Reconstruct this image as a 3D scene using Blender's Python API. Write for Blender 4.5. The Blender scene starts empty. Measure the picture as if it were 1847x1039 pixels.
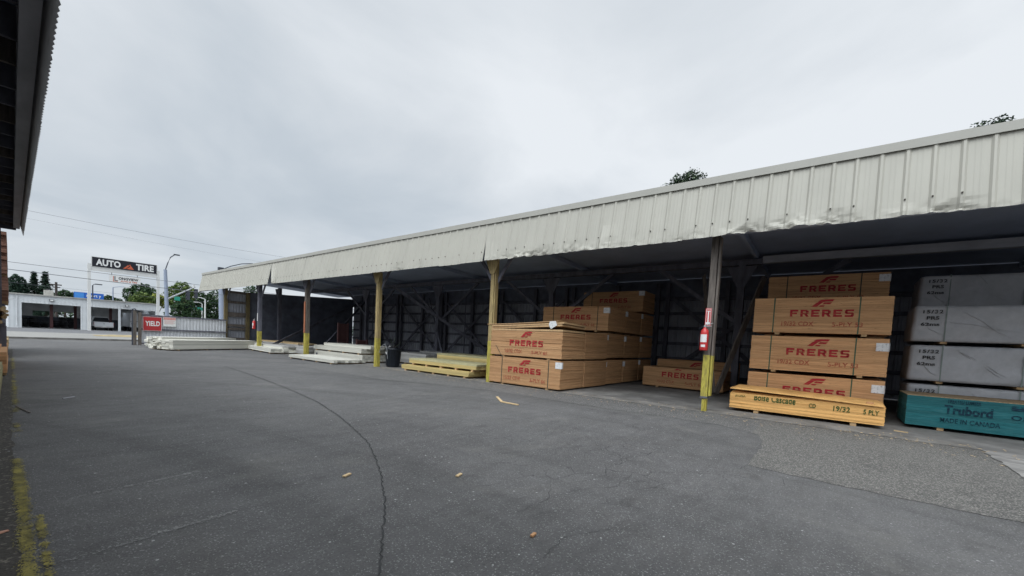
import bpy, bmesh, math, random
from mathutils import Vector, Matrix, noise
random.seed(7)
R = math.radians
sc = bpy.context.scene
COL = sc.collection

# ------------------------------------------------------------------ helpers
class MB:
    """collects shapes and links them as one mesh object"""
    def __init__(s): s.v = []; s.f = []; s.m = []; s.sm = []
    def add(s, vs, fs, mi=0, smooth=False):
        b = len(s.v); s.v += [tuple(p) for p in vs]
        for f in fs:
            s.f.append([b+i for i in f]); s.m.append(mi); s.sm.append(smooth)
    def box(s, x0, x1, y0, y1, z0, z1, mi=0):
        if x0 > x1: x0, x1 = x1, x0
        if y0 > y1: y0, y1 = y1, y0
        vs = [(x0,y0,z0),(x1,y0,z0),(x1,y1,z0),(x0,y1,z0),(x0,y0,z1),(x1,y0,z1),(x1,y1,z1),(x0,y1,z1)]
        s.add(vs, [(3,2,1,0),(4,5,6,7),(0,1,5,4),(1,2,6,5),(2,3,7,6),(3,0,4,7)], mi)
    def bar(s, p, q, w, h, mi=0, up=(0,0,1)):
        p = Vector(p); q = Vector(q); d = (q-p).normalized(); u = Vector(up)
        if abs(d.dot(u)) > .99: u = Vector((1,0,0))
        a = d.cross(u).normalized()*w/2; b = a.cross(d).normalized()*h/2
        vs = [p-a-b, p+a-b, p+a+b, p-a+b, q-a-b, q+a-b, q+a+b, q-a+b]
        s.add(vs, [(3,2,1,0),(4,5,6,7),(0,1,5,4),(1,2,6,5),(2,3,7,6),(3,0,4,7)], mi)
    def tube(s, pts, r, n=8, mi=0, caps=True):
        pts = [Vector(p) for p in pts]; rr = r if isinstance(r, (list, tuple)) else [r]*len(pts)
        rings = []
        for i, p in enumerate(pts):
            d = (pts[min(i+1, len(pts)-1)]-pts[max(i-1, 0)]).normalized()
            u = Vector((0,0,1)) if abs(d.z) < .95 else Vector((1,0,0))
            a = d.cross(u).normalized(); b = a.cross(d).normalized()
            rings.append([p+(a*math.cos(2*math.pi*k/n)+b*math.sin(2*math.pi*k/n))*rr[i] for k in range(n)])
        vs = [v for rg in rings for v in rg]; fs = []
        for i in range(len(rings)-1):
            for k in range(n):
                fs.append((i*n+k, i*n+(k+1) % n, (i+1)*n+(k+1) % n, (i+1)*n+k))
        s.add(vs, fs, mi, True)
        if caps:
            s.add(rings[0], [tuple(range(n))], mi); s.add(rings[-1], [tuple(reversed(range(n)))], mi)
    def lathe(s, prof, c=(0,0,0), n=20, mi=0):
        vs = []; fs = []
        for r, z in prof:
            for k in range(n):
                a = 2*math.pi*k/n; vs.append((c[0]+r*math.cos(a), c[1]+r*math.sin(a), c[2]+z))
        for i in range(len(prof)-1):
            for k in range(n): fs.append((i*n+k, i*n+(k+1) % n, (i+1)*n+(k+1) % n, (i+1)*n+k))
        s.add(vs, fs, mi, True)
    def prism(s, poly, o, u, w, d, mi=0):
        """2-D polygon in the (u,w) plane through o, extruded along d"""
        o = Vector(o); u = Vector(u); w = Vector(w); d = Vector(d); n = len(poly)
        a = [o+u*x+w*y for x, y in poly]; b = [p+d for p in a]
        s.add(a+b, [tuple(range(n)), tuple(reversed(range(n, 2*n)))]+[(i, i+n, (i+1) % n+n, (i+1) % n) for i in range(n)], mi)
    def sheet(s, poly, z, mi=0):
        s.add([(x, y, z) for x, y in poly], [tuple(range(len(poly)))], mi)
    def mesh(s, name, mats):
        me = bpy.data.meshes.new(name); me.from_pydata(s.v, [], s.f); me.validate()
        for m in (mats if isinstance(mats, (list, tuple)) else [mats]): me.materials.append(m)
        if len(me.polygons) == len(s.m):
            for p, mi, sm in zip(me.polygons, s.m, s.sm): p.material_index = mi; p.use_smooth = sm
        return me
    def build(s, name, mats, parent=None, off=None, loc=None):
        if off is not None:
            o_ = Vector(off); s.v = [tuple(Vector(p)-o_) for p in s.v]
        o = bpy.data.objects.new(name, s.mesh(name, mats)); COL.objects.link(o)
        if parent is not None: o.parent = parent
        if loc is not None: o.location = loc
        return o

def tag(o, label=None, cat=None, group=None, kind=None):
    if label: o['label'] = label
    if cat: o['category'] = cat
    if group: o['group'] = group
    if kind: o['kind'] = kind
    return o
def thing(name, label, cat, loc=(0,0,0), rz=0, group=None):
    o = bpy.data.objects.new(name, None); COL.objects.link(o); o.location = loc; o.rotation_euler = (0,0,rz)
    o.empty_display_size = .2
    return tag(o, label, cat, group)
def solo(mb, name, mats, label, cat, loc, group=None, local=False):
    o = mb.build(name, mats, off=None if local else loc, loc=loc)
    return tag(o, label, cat, group)
def copy_tree(o, parent=None):
    c = o.copy(); COL.objects.link(c)
    if parent is not None: c.parent = parent
    for ch in [k for k in bpy.data.objects if k.parent == o]: copy_tree(ch, c)
    return c

# ------------------------------------------------------------------ materials
def mat(name): 
    m = bpy.data.materials.new(name); m.use_nodes = True
    return m, m.node_tree.nodes, m.node_tree.links, m.node_tree.nodes['Principled BSDF']
def nd(ns, t, **kw):
    n = ns.new(t)
    for k, v in kw.items():
        if k in n.inputs.keys(): n.inputs[k].default_value = v
        else: setattr(n, k, v)
    return n
def ramp(ns, stops):
    n = ns.new('ShaderNodeValToRGB'); e = n.color_ramp.elements
    while len(e) < len(stops): e.new(.5)
    for i, (p, c) in enumerate(stops):
        e[i].position = p; e[i].color = (*c, 1) if len(c) == 3 else c
    return n
def mixc(ns, ls, fac, a, b, mode='MIX'):
    n = ns.new('ShaderNodeMix'); n.data_type = 'RGBA'; n.blend_type = mode
    for sock, val in ((0, fac), (6, a), (7, b)):
        if hasattr(val, 'links'): ls.new(val, n.inputs[sock])
        elif sock == 0: n.inputs[0].default_value = val
        else: n.inputs[sock].default_value = (*val, 1)
    return n.outputs[2]
def simple(name, col, rough=.7, metal=0., var=.18, scale=3., stretch=(1,1,1), bump=.0, rnd=0., isl=0., spec=.3, dirt=None, dscale=1.2, dth=(.5,.75)):
    m, ns, ls, p = mat(name)
    tc = ns.new('ShaderNodeTexCoord'); mp = nd(ns, 'ShaderNodeMapping'); mp.inputs['Scale'].default_value = stretch
    ls.new(tc.outputs['Object'], mp.inputs['Vector'])
    nz = nd(ns, 'ShaderNodeTexNoise', Scale=scale, Detail=6., Roughness=.65); ls.new(mp.outputs[0], nz.inputs['Vector'])
    rp = ramp(ns, [(.28, [c*(1-var*1.3) for c in col]), (.72, [min(1, c*(1+var)) for c in col])])
    ls.new(nz.outputs['Fac'], rp.inputs[0]); out = rp.outputs[0]
    if dirt:
        n2 = nd(ns, 'ShaderNodeTexNoise', Scale=dscale, Detail=7., Roughness=.7); ls.new(mp.outputs[0], n2.inputs['Vector'])
        r2 = ramp(ns, [(dth[0], (0,0,0)), (dth[1], (1,1,1))]); ls.new(n2.outputs['Fac'], r2.inputs[0])
        out = mixc(ns, ls, r2.outputs[0], out, dirt)
    if rnd:
        oi = ns.new('ShaderNodeObjectInfo'); hs = nd(ns, 'ShaderNodeHueSaturation')
        mr = nd(ns, 'ShaderNodeMapRange'); mr.inputs['To Min'].default_value = 1-rnd; mr.inputs['To Max'].default_value = 1+rnd
        ls.new(oi.outputs['Random'], mr.inputs['Value']); ls.new(mr.outputs[0], hs.inputs['Value']); ls.new(out, hs.inputs['Color']); out = hs.outputs[0]
    if isl:
        ge = ns.new('ShaderNodeNewGeometry'); h2 = nd(ns, 'ShaderNodeHueSaturation'); m2 = nd(ns, 'ShaderNodeMapRange'); m2.inputs['To Min'].default_value = 1-isl; m2.inputs['To Max'].default_value = 1+isl*.6
        ls.new(ge.outputs['Random Per Island'], m2.inputs['Value']); ls.new(m2.outputs[0], h2.inputs['Value']); ls.new(out, h2.inputs['Color']); out = h2.outputs[0]
    ls.new(out, p.inputs['Base Color'])
    p.inputs['Roughness'].default_value = rough; p.inputs['Metallic'].default_value = metal
    p.inputs['Specular IOR Level'].default_value = spec
    if bump:
        bp = nd(ns, 'ShaderNodeBump', Strength=bump, Distance=.02); ls.new(nz.outputs['Fac'], bp.inputs['Height']); ls.new(bp.outputs[0], p.inputs['Normal'])
    return m

def asphalt(name, dark, light, speck, sp_amt, bump, agg=140., patch=.25, cracks=False, roughv=.82):
    m, ns, ls, p = mat(name); tc = ns.new('ShaderNodeTexCoord'); V = tc.outputs['Object']
    big = nd(ns, 'ShaderNodeTexNoise', Scale=.35, Detail=5., Roughness=.6); ls.new(V, big.inputs['Vector'])
    mp = nd(ns, 'ShaderNodeMapping'); mp.inputs['Scale'].default_value = (.9, 3., 1); mp.inputs['Rotation'].default_value = (0,0,R(8)); ls.new(V, mp.inputs['Vector'])
    med = nd(ns, 'ShaderNodeTexNoise', Scale=1.6, Detail=6., Roughness=.7); ls.new(mp.outputs[0], med.inputs['Vector'])
    fine = nd(ns, 'ShaderNodeTexNoise', Scale=55., Detail=4., Roughness=.8); ls.new(V, fine.inputs['Vector'])
    vor = nd(ns, 'ShaderNodeTexVoronoi', Scale=agg); ls.new(V, vor.inputs['Vector'])
    a = ramp(ns, [(.32, dark), (.68, light)])
    mx = nd(ns, 'ShaderNodeMath', operation='MULTIPLY_ADD'); mx.inputs[1].default_value = .55
    ls.new(big.outputs['Fac'], mx.inputs[0])
    m2 = nd(ns, 'ShaderNodeMath', operation='MULTIPLY'); m2.inputs[1].default_value = .45; ls.new(med.outputs['Fac'], m2.inputs[0]); ls.new(m2.outputs[0], mx.inputs[2])
    ls.new(mx.outputs[0], a.inputs[0]); out = a.outputs[0]
    # grain
    fr = ramp(ns, [(.30, (.45,.45,.45)), (.52, (1,1,1)), (.72, (1.0,1.0,1.0))]); ls.new(fine.outputs['Fac'], fr.inputs[0])
    out = mixc(ns, ls, .75, out, fr.outputs[0], 'MULTIPLY')
    # light stones: random cell colour thresholded
    sep = ns.new('ShaderNodeSeparateColor'); ls.new(vor.outputs['Color'], sep.inputs[0])
    th = ramp(ns, [(1-sp_amt-.06, (0,0,0)), (1-sp_amt, (1,1,1))]); ls.new(sep.outputs[0], th.inputs[0])
    out = mixc(ns, ls, th.outputs[0], out, speck)
    wn = nd(ns, 'ShaderNodeTexVoronoi', Scale=26.); ls.new(V, wn.inputs['Vector'])
    s2 = ns.new('ShaderNodeSeparateColor'); ls.new(wn.outputs['Color'], s2.inputs[0])
    g1 = nd(ns, 'ShaderNodeMath', operation='GREATER_THAN'); g1.inputs[1].default_value = .986; ls.new(s2.outputs[1], g1.inputs[0])
    g2 = nd(ns, 'ShaderNodeMath', operation='LESS_THAN'); g2.inputs[1].default_value = .22; ls.new(wn.outputs['Distance'], g2.inputs[0])
    g3 = nd(ns, 'ShaderNodeMath', operation='MULTIPLY'); ls.new(g1.outputs[0], g3.inputs[0]); ls.new(g2.outputs[0], g3.inputs[1])
    out = mixc(ns, ls, g3.outputs[0], out, (.34,.34,.33))
    # oily stains
    st = nd(ns, 'ShaderNodeTexNoise', Scale=.9, Detail=8., Roughness=.75); ls.new(V, st.inputs['Vector'])
    sr = ramp(ns, [(.56, (0,0,0)), (.75, (1,1,1))]); ls.new(st.outputs['Fac'], sr.inputs[0])
    mm = nd(ns, 'ShaderNodeMath', operation='MULTIPLY'); mm.inputs[1].default_value = patch; ls.new(sr.outputs[0], mm.inputs[0])
    out = mixc(ns, ls, mm.outputs[0], out, [c*.5 for c in dark])
    if cracks:
        on = nd(ns, 'ShaderNodeTexNoise', Scale=2.6, Detail=3., Roughness=.55); ls.new(V, on.inputs['Vector'])
        orr = ramp(ns, [(.63, (0,0,0)), (.73, (.35,.35,.35))]); ls.new(on.outputs['Fac'], orr.inputs[0])
        out = mixc(ns, ls, orr.outputs[0], out, (.042,.040,.038))
        ln_ = nd(ns, 'ShaderNodeTexNoise', Scale=.8, Detail=6., Roughness=.7); ln_.inputs['Distortion'].default_value = .6; ls.new(V, ln_.inputs['Vector'])
        lr_ = ramp(ns, [(.55, (0,0,0)), (.72, (.38,.38,.38))]); ls.new(ln_.outputs['Fac'], lr_.inputs[0])
        out = mixc(ns, ls, lr_.outputs[0], out, (.19,.18,.165))
    hgt = fine.outputs['Fac']
    if cracks:
        # tyre-polished arcs following the curve of the yard
        cs = nd(ns, 'ShaderNodeVectorMath', operation='SUBTRACT'); cs.inputs[1].default_value = (-9., 3., 0); ls.new(V, cs.inputs[0])
        cl = nd(ns, 'ShaderNodeVectorMath', operation='LENGTH'); ls.new(cs.outputs[0], cl.inputs[0])
        cc = ns.new('ShaderNodeCombineXYZ'); ls.new(cl.outputs['Value'], cc.inputs[0]); sp_ = ns.new('ShaderNodeSeparateXYZ'); ls.new(V, sp_.inputs[0])
        ms_ = nd(ns, 'ShaderNodeMath', operation='MULTIPLY'); ms_.inputs[1].default_value = .07; ls.new(sp_.outputs['Y'], ms_.inputs[0]); ls.new(ms_.outputs[0], cc.inputs[1])
        tn = nd(ns, 'ShaderNodeTexNoise', Scale=1.9, Detail=5., Roughness=.6); ls.new(cc.outputs[0], tn.inputs['Vector'])
        tr_ = ramp(ns, [(.34, (.80,.80,.79)), (.5, (1,1,1)), (.68, (1.0,.99,.97))]); ls.new(tn.outputs['Fac'], tr_.inputs[0])
        out = mixc(ns, ls, .8, out, tr_.outputs[0], 'MULTIPLY')
        dn = nd(ns, 'ShaderNodeTexNoise', Scale=3.5, Detail=3.); ls.new(V, dn.inputs['Vector'])
        ad = nd(ns, 'ShaderNodeVectorMath', operation='MULTIPLY_ADD'); ad.inputs[1].default_value = (.35,.35,0); ls.new(dn.outputs['Color'], ad.inputs[0]); ls.new(V, ad.inputs[2])
        ve = nd(ns, 'ShaderNodeTexVoronoi', Scale=3.1); ve.feature = 'DISTANCE_TO_EDGE'; ve.voronoi_dimensions = '2D'; ls.new(ad.outputs[0], ve.inputs['Vector'])
        er = ramp(ns, [(.006, (1,1,1)), (.022, (0,0,0))]); ls.new(ve.outputs['Distance'], er.inputs[0])
        # worn area in front of the second post
        sub = nd(ns, 'ShaderNodeVectorMath', operation='SUBTRACT'); sub.inputs[1].default_value = (4.3, 2.3, 0); ls.new(V, sub.inputs[0])
        ln = nd(ns, 'ShaderNodeVectorMath', operation='LENGTH'); ls.new(sub.outputs[0], ln.inputs[0])
        mr = nd(ns, 'ShaderNodeMapRange'); mr.inputs['From Min'].default_value = .5; mr.inputs['From Max'].default_value = 2.4; mr.inputs['To Min'].default_value = .8; mr.inputs['To Max'].default_value = 0
        ls.new(ln.outputs['Value'], mr.inputs['Value'])
        bk = nd(ns, 'ShaderNodeTexNoise', Scale=1.4, Detail=3.); ls.new(V, bk.inputs['Vector'])
        br = ramp(ns, [(.45, (0,0,0)), (.56, (1,1,1))]); ls.new(bk.outputs['Fac'], br.inputs[0])
        q = nd(ns, 'ShaderNodeMath', operation='MULTIPLY'); ls.new(er.outputs[0], q.inputs[0]); ls.new(mr.outputs[0], q.inputs[1])
        q2 = nd(ns, 'ShaderNodeMath', operation='MULTIPLY'); ls.new(q.outputs[0], q2.inputs[0]); ls.new(br.outputs[0], q2.inputs[1])
        out = mixc(ns, ls, q2.outputs[0], out, (.015,.015,.016))
    ls.new(out, p.inputs['Base Color']); p.inputs['Roughness'].default_value = roughv; p.inputs['Specular IOR Level'].default_value = .35
    bp = nd(ns, 'ShaderNodeBump', Strength=bump, Distance=.012); ls.new(hgt, bp.inputs['Height'])
    b2 = nd(ns, 'ShaderNodeBump', Strength=bump*.8, Distance=.01); ls.new(vor.outputs['Distance'], b2.inputs['Height']); ls.new(bp.outputs[0], b2.inputs['Normal'])
    ls.new(b2.outputs[0], p.inputs['Normal'])
    return m

def plywood(name, base, dark):
    """stacked sheet edges: fine level bands, knots and per-bundle tint"""
    m, ns, ls, p = mat(name); tc = ns.new('ShaderNodeTexCoord'); V = tc.outputs['Object']
    oi = ns.new('ShaderNodeObjectInfo')
    av = nd(ns, 'ShaderNodeVectorMath', operation='ADD'); ls.new(V, av.inputs[0]); 
    cb = ns.new('ShaderNodeCombineXYZ'); mlt = nd(ns, 'ShaderNodeMath', operation='MULTIPLY'); mlt.inputs[1].default_value = 37.; ls.new(oi.outputs['Random'], mlt.inputs[0])
    for i in range(3): ls.new(mlt.outputs[0], cb.inputs[i])
    ls.new(cb.outputs[0], av.inputs[1])
    mp = nd(ns, 'ShaderNodeMapping'); mp.inputs['Scale'].default_value = (1.1,1.1,60); ls.new(av.outputs[0], mp.inputs['Vector'])
    n1 = nd(ns, 'ShaderNodeTexNoise', Scale=1.5, Detail=4., Roughness=.7); ls.new(mp.outputs[0], n1.inputs['Vector'])
    mp2 = nd(ns, 'ShaderNodeMapping'); mp2.inputs['Scale'].default_value = (.5,.5,14); ls.new(av.outputs[0], mp2.inputs['Vector'])
    n2 = nd(ns, 'ShaderNodeTexNoise', Scale=1.5, Detail=5., Roughness=.75); ls.new(mp2.outputs[0], n2.inputs['Vector'])
    r1 = ramp(ns, [(.3, dark), (.5, base), (.75, [min(1,c*1.25) for c in base])]); ls.new(n1.outputs['Fac'], r1.inputs[0])
    r2 = ramp(ns, [(.3, (.72,.66,.62)), (.65, (1,1,1))]); ls.new(n2.outputs['Fac'], r2.inputs[0])
    out = mixc(ns, ls, .8, r1.outputs[0], r2.outputs[0], 'MULTIPLY')
    # dark voids between plies
    mp3 = nd(ns, 'ShaderNodeMapping'); mp3.inputs['Scale'].default_value = (9,9,95); ls.new(av.outputs[0], mp3.inputs['Vector'])
    n3 = nd(ns, 'ShaderNodeTexNoise', Scale=1., Detail=2.); ls.new(mp3.outputs[0], n3.inputs['Vector'])
    r3 = ramp(ns, [(.66, (0,0,0)), (.74, (.75,.75,.75))]); ls.new(n3.outputs['Fac'], r3.inputs[0])
    out = mixc(ns, ls, r3.outputs[0], out, [c*.25 for c in dark])
    ge = ns.new('ShaderNodeNewGeometry'); h2 = nd(ns, 'ShaderNodeHueSaturation'); m2 = nd(ns, 'ShaderNodeMapRange'); m2.inputs['To Min'].default_value = .86; m2.inputs['To Max'].default_value = 1.07
    ls.new(ge.outputs['Random Per Island'], m2.inputs['Value']); ls.new(m2.outputs[0], h2.inputs['Value']); ls.new(out, h2.inputs['Color']); out = h2.outputs[0]
    hs = nd(ns, 'ShaderNodeHueSaturation'); mr = nd(ns, 'ShaderNodeMapRange'); mr.inputs['To Min'].default_value = .88; mr.inputs['To Max'].default_value = 1.1
    ls.new(oi.outputs['Random'], mr.inputs['Value']); ls.new(mr.outputs[0], hs.inputs['Value']); ls.new(out, hs.inputs['Color'])
    ls.new(hs.outputs[0], p.inputs['Base Color']); p.inputs['Roughness'].default_value = .8; p.inputs['Specular IOR Level'].default_value = .2
    bp = nd(ns, 'ShaderNodeBump', Strength=.35, Distance=.006); ls.new(n1.outputs['Fac'], bp.inputs['Height']); ls.new(bp.outputs[0], p.inputs['Normal'])
    return m

def worn_paint(name, paint, under, th=(.4,.55), scale=3., stretch=(1,1,1), rough=.7, detail=8.):
    m, ns, ls, p = mat(name); tc = ns.new('ShaderNodeTexCoord'); mp = nd(ns, 'ShaderNodeMapping'); mp.inputs['Scale'].default_value = stretch
    ls.new(tc.outputs['Object'], mp.inputs['Vector'])
    n1 = nd(ns, 'ShaderNodeTexNoise', Scale=scale, Detail=detail, Roughness=.75); ls.new(mp.outputs[0], n1.inputs['Vector'])
    n2 = nd(ns, 'ShaderNodeTexNoise', Scale=scale*3.1, Detail=5., Roughness=.7); ls.new(mp.outputs[0], n2.inputs['Vector'])
    r1 = ramp(ns, [(th[0], (0,0,0)), (th[1], (1,1,1))]); ls.new(n1.outputs['Fac'], r1.inputs[0])
    r2 = ramp(ns, [(.3, [c*.7 for c in paint]), (.7, paint)]); ls.new(n2.outputs['Fac'], r2.inputs[0])
    r3 = ramp(ns, [(.3, [c*.55 for c in under]), (.7, [min(1,c*1.2) for c in under])]); ls.new(n2.outputs['Fac'], r3.inputs[0])
    ls.new(mixc(ns, ls, r1.outputs[0], r3.outputs[0], r2.outputs[0]), p.inputs['Base Color']); p.inputs['Roughness'].default_value = rough; p.inputs['Specular IOR Level'].default_value = .25
    return m

def leafmat(name, cols, rough=.6):
    m, ns, ls, p = mat(name); g = ns.new('ShaderNodeNewGeometry'); n = len(cols)
    r = ramp(ns, [(i/(n-1), c) for i, c in enumerate(cols)]); ls.new(g.outputs['Random Per Island'], r.inputs[0])
    ls.new(r.outputs[0], p.inputs['Base Color']); p.inputs['Roughness'].default_value = rough; p.inputs['Specular IOR Level'].default_value = .15
    return m

M = {}
M['asphalt'] = asphalt('yard_asphalt', (.068,.066,.065), (.138,.134,.132), (.21,.21,.205), .03, .5, patch=.55, cracks=True)
M['rough'] = asphalt('coarse_old_asphalt', (.085,.082,.077), (.135,.130,.120), (.245,.232,.21), .22, .8, agg=100., patch=.35)
M['roughd'] = asphalt('dark_old_asphalt', (.085,.084,.083), (.13,.127,.122), (.23,.22,.205), .16, .8, agg=100., patch=.5)
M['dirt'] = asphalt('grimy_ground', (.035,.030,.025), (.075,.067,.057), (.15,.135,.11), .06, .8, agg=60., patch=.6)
M['street'] = asphalt('pale_street', (.20,.195,.18), (.30,.29,.27), (.33,.32,.30), .05, .3, agg=30.)
M['apron'] = asphalt('forecourt_asphalt', (.10,.10,.105), (.155,.155,.16), (.2,.2,.2), .05, .3, agg=30.)
M['slab'] = simple('stained_slab', (.20,.195,.185), .85, var=.4, scale=1.3, dirt=(.11,.107,.103), dscale=.7, dth=(.42,.7), bump=.2)
M['curb'] = simple('worn_concrete', (.20,.19,.175), .85, var=.35, scale=2.2, dirt=(.10,.095,.088), dscale=2., dth=(.45,.7), bump=.25)
M['apronc'] = simple('broom_concrete', (.26,.25,.235), .85, var=.35, scale=2.5, stretch=(2.5,.8,1), dirt=(.12,.115,.11), dscale=1.6, dth=(.42,.68), bump=.25)
M['crack'] = simple('crack_fill', (.045,.045,.045), .95, var=.3, scale=20)
M['yline'] = worn_paint('worn_yellow_line', (.40,.34,.09), (.17,.15,.06), th=(.4,.62), scale=5.5, stretch=(1,.9,1))
M['chalk'] = simple('scuff', (.24,.24,.23), .9, var=.3, scale=20)
M['drygrass'] = simple('dry_grass', (.34,.27,.15), .95, var=.5, scale=2., bump=.4)
M['cream'] = simple('cream_metal', (.37,.357,.308), .5, var=.05, scale=1.2, stretch=(1,1.5,.35), spec=.35)
M['cap'] = simple('cream_flashing', (.37,.36,.32), .5, var=.05, scale=1.5, spec=.4)
M['hole'] = simple('rust_screw', (.05,.04,.035), .8)
M['galv'] = simple('galvanised_sheet', (.36,.37,.385), .55, var=.12, scale=1.5, spec=.4)
M['galvd'] = simple('dull_sheet', (.33,.34,.38), .6, var=.2, scale=1.2, spec=.3)
M['roofun'] = simple('roof_underside', (.36,.41,.52), .8, var=.12, scale=.9)
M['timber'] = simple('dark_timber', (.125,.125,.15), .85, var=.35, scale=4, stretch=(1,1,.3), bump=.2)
M['beam'] = simple('grey_beam', (.44,.44,.47), .85, var=.2, scale=3, stretch=(1,.3,1))
M['darkwall'] = simple('dark_wall_and_shade', (.13,.14,.175), .85, var=.3, scale=2)  # dark wall colour; on the far end wall it paints in shade
M['postw'] = simple('grey_post_wood', (.14,.12,.105), .85, var=.45, scale=5, stretch=(4,4,.5), bump=.3)
M['posttan'] = worn_paint('tan_post_paint', (.48,.37,.17), (.26,.19,.10), th=(.36,.6), scale=6, stretch=(4,4,.5))
M['postyel'] = worn_paint('yellow_post_paint', (.52,.45,.085), (.26,.21,.07), th=(.36,.56), scale=7, stretch=(3,3,.6))
M['postred'] = simple('rusty_orange', (.32,.12,.06), .8, var=.3, scale=6)
M['postolive'] = worn_paint('olive_post_paint', (.24,.19,.085), (.13,.10,.06), th=(.4,.6), scale=6, stretch=(3,3,.5))
M['ply'] = plywood('plywood_edges', (.55,.325,.166), (.37,.203,.095))
M['ply2'] = plywood('yellow_plywood_edges', (.78,.46,.17), (.55,.30,.10))
M['osb'] = simple('strand_board_face', (.30,.22,.13), .8, var=.4, scale=28, bump=.2)
M['plyface'] = simple('plywood_face', (.52,.34,.18), .75, var=.22, scale=2.5, stretch=(1,6,1))
M['teal'] = simple('teal_edge_paint', (.014,.13,.145), .65, var=.3, scale=3, stretch=(1.5,1.5,22), bump=.2, isl=.2, dirt=(.05,.12,.125), dscale=3, dth=(.5,.8))
M['red'] = worn_paint('stencil_red', (.40,.022,.032), (.50,.25,.12), th=(.33,.45), scale=3., stretch=(2.5,2.5,26))
M['redthin'] = worn_paint('faded_stencil_red', (.38,.06,.045), (.52,.28,.13), th=(.40,.56), scale=3., stretch=(3,3,22))
M['green'] = worn_paint('stencil_green', (.018,.085,.022), (.42,.25,.07), th=(.36,.48), scale=3, stretch=(3,3,24))
M['navy'] = worn_paint('stencil_navy', (.006,.022,.045), (.010,.12,.14), th=(.38,.52), scale=3, stretch=(3,3,20))
M['ink'] = worn_paint('stencil_black', (.03,.03,.032), (.30,.30,.30), th=(.36,.5), scale=14, stretch=(1,1,3))
M['strap'] = simple('dark_strap', (.045,.06,.045), .6)
M['strapg'] = simple('green_strap', (.06,.11,.065), .6)
M['straplt'] = simple('pale_green_strap', (.22,.26,.24), .6)
M['paper'] = simple('paper_tag', (.66,.66,.66), .8, var=.1, scale=14, dirt=(.35,.35,.37), dscale=30, dth=(.55,.62))
M['runner'] = simple('raw_pine', (.42,.28,.15), .8, var=.3, scale=6)
M['wrap'] = simple('grey_wrap', (.41,.41,.425), .5, var=.16, scale=2.5, bump=.5, spec=.4, dirt=(.33,.33,.35), dscale=2.2, dth=(.5,.8))
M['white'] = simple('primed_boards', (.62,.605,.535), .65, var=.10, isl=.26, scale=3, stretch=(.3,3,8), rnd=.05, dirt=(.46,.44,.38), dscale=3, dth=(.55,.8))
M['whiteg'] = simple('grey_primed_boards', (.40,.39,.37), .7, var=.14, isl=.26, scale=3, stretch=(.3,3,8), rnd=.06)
M['yellumber'] = simple('yellow_siding', (.60,.47,.20), .7, var=.14, isl=.26, scale=3, stretch=(.3,3,8), rnd=.05)
M['yeltop'] = simple('olive_siding_face', (.44,.41,.24), .7, var=.15, scale=3)
M['fir'] = simple('fir_lumber', (.50,.27,.13), .8, var=.25, isl=.26, scale=4, stretch=(3,.4,6), rnd=.12)
M['pine'] = simple('pale_lumber', (.56,.41,.23), .8, var=.22, isl=.26, scale=4, stretch=(3,.4,6), rnd=.1)
M['cedar'] = simple('red_brown_boards', (.20,.105,.075), .8, var=.4, isl=.26, scale=5, stretch=(3,.6,6), rnd=.1)
M['mossy'] = simple('greenish_lumber', (.30,.27,.14), .8, var=.3, scale=4, stretch=(3,.4,6))
M['blackpl'] = simple('black_plastic', (.012,.016,.024), .45, var=.3, scale=6, spec=.4)
M['bag'] = simple('black_bag', (.010,.011,.014), .3, var=.4, scale=9, bump=.5, spec=.5)
M['signred'] = simple('sign_red', (.42,.035,.04), .5, var=.08, scale=6)
M['signwhite'] = simple('sign_white', (.72,.72,.70), .5, var=.05, scale=6)
M['signink'] = simple('sign_ink', (.02,.02,.025), .6)
M['signblack'] = simple('sign_black', (.016,.017,.024), .5, var=.1)
M['signorange'] = simple('sign_orange', (.52,.11,.05), .5, var=.1)
M['signpink'] = simple('faded_pink', (.62,.30,.27), .6, var=.15, scale=10)
M['signblue'] = simple('sign_blue', (.025,.13,.50), .5, var=.1)
M['sky_blue'] = simple('sign_lightblue', (.07,.27,.68), .5, var=.1)
M['signgreen'] = simple('sign_green', (.03,.27,.20), .5, var=.1)
M['purple'] = simple('sign_purple', (.10,.10,.34), .5, var=.1)
M['exred'] = simple('extinguisher_red', (.50,.03,.03), .3, var=.05, spec=.5)
M['chrome'] = simple('bright_metal', (.6,.6,.6), .3, .8, var=.05)
M['bldwhite'] = simple('white_metal_wall', (.66,.68,.69), .55, var=.06, scale=1., dirt=(.5,.5,.48), dscale=1.5, dth=(.55,.85))
M['bldtrim'] = simple('weathered_trim', (.40,.39,.36), .7, var=.2, scale=2)
M['bldin'] = simple('garage_grey', (.55,.55,.55), .8, var=.2, scale=1)
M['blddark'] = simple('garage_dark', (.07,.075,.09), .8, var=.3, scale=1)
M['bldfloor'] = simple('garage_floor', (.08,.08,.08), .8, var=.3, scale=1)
M['maroon'] = simple('maroon_column', (.07,.03,.03), .7)
M['tyre'] = simple('tyre_rubber', (.014,.014,.015), .8)
M['carwhite'] = simple('white_car_paint', (.66,.67,.69), .3, var=.03, spec=.5)
M['glassdk'] = simple('dark_glass', (.02,.024,.03), .1, spec=.7)
M['lampred'] = simple('tail_lamp_red', (.30,.01,.01), .3)
M['steel'] = simple('pole_grey_blue', (.27,.31,.39), .55, var=.08, scale=1)
M['steeldk'] = simple('dark_fixture', (.05,.055,.07), .5)
M['polewhite'] = simple('white_pole', (.64,.64,.62), .5, var=.08, scale=1)
M['wood_pole'] = simple('utility_pole_wood', (.06,.05,.045), .9)
M['wire'] = simple('black_wire', (.16,.17,.19), .6)
M['bark'] = simple('bark', (.07,.055,.045), .9, var=.3, scale=5)
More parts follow.
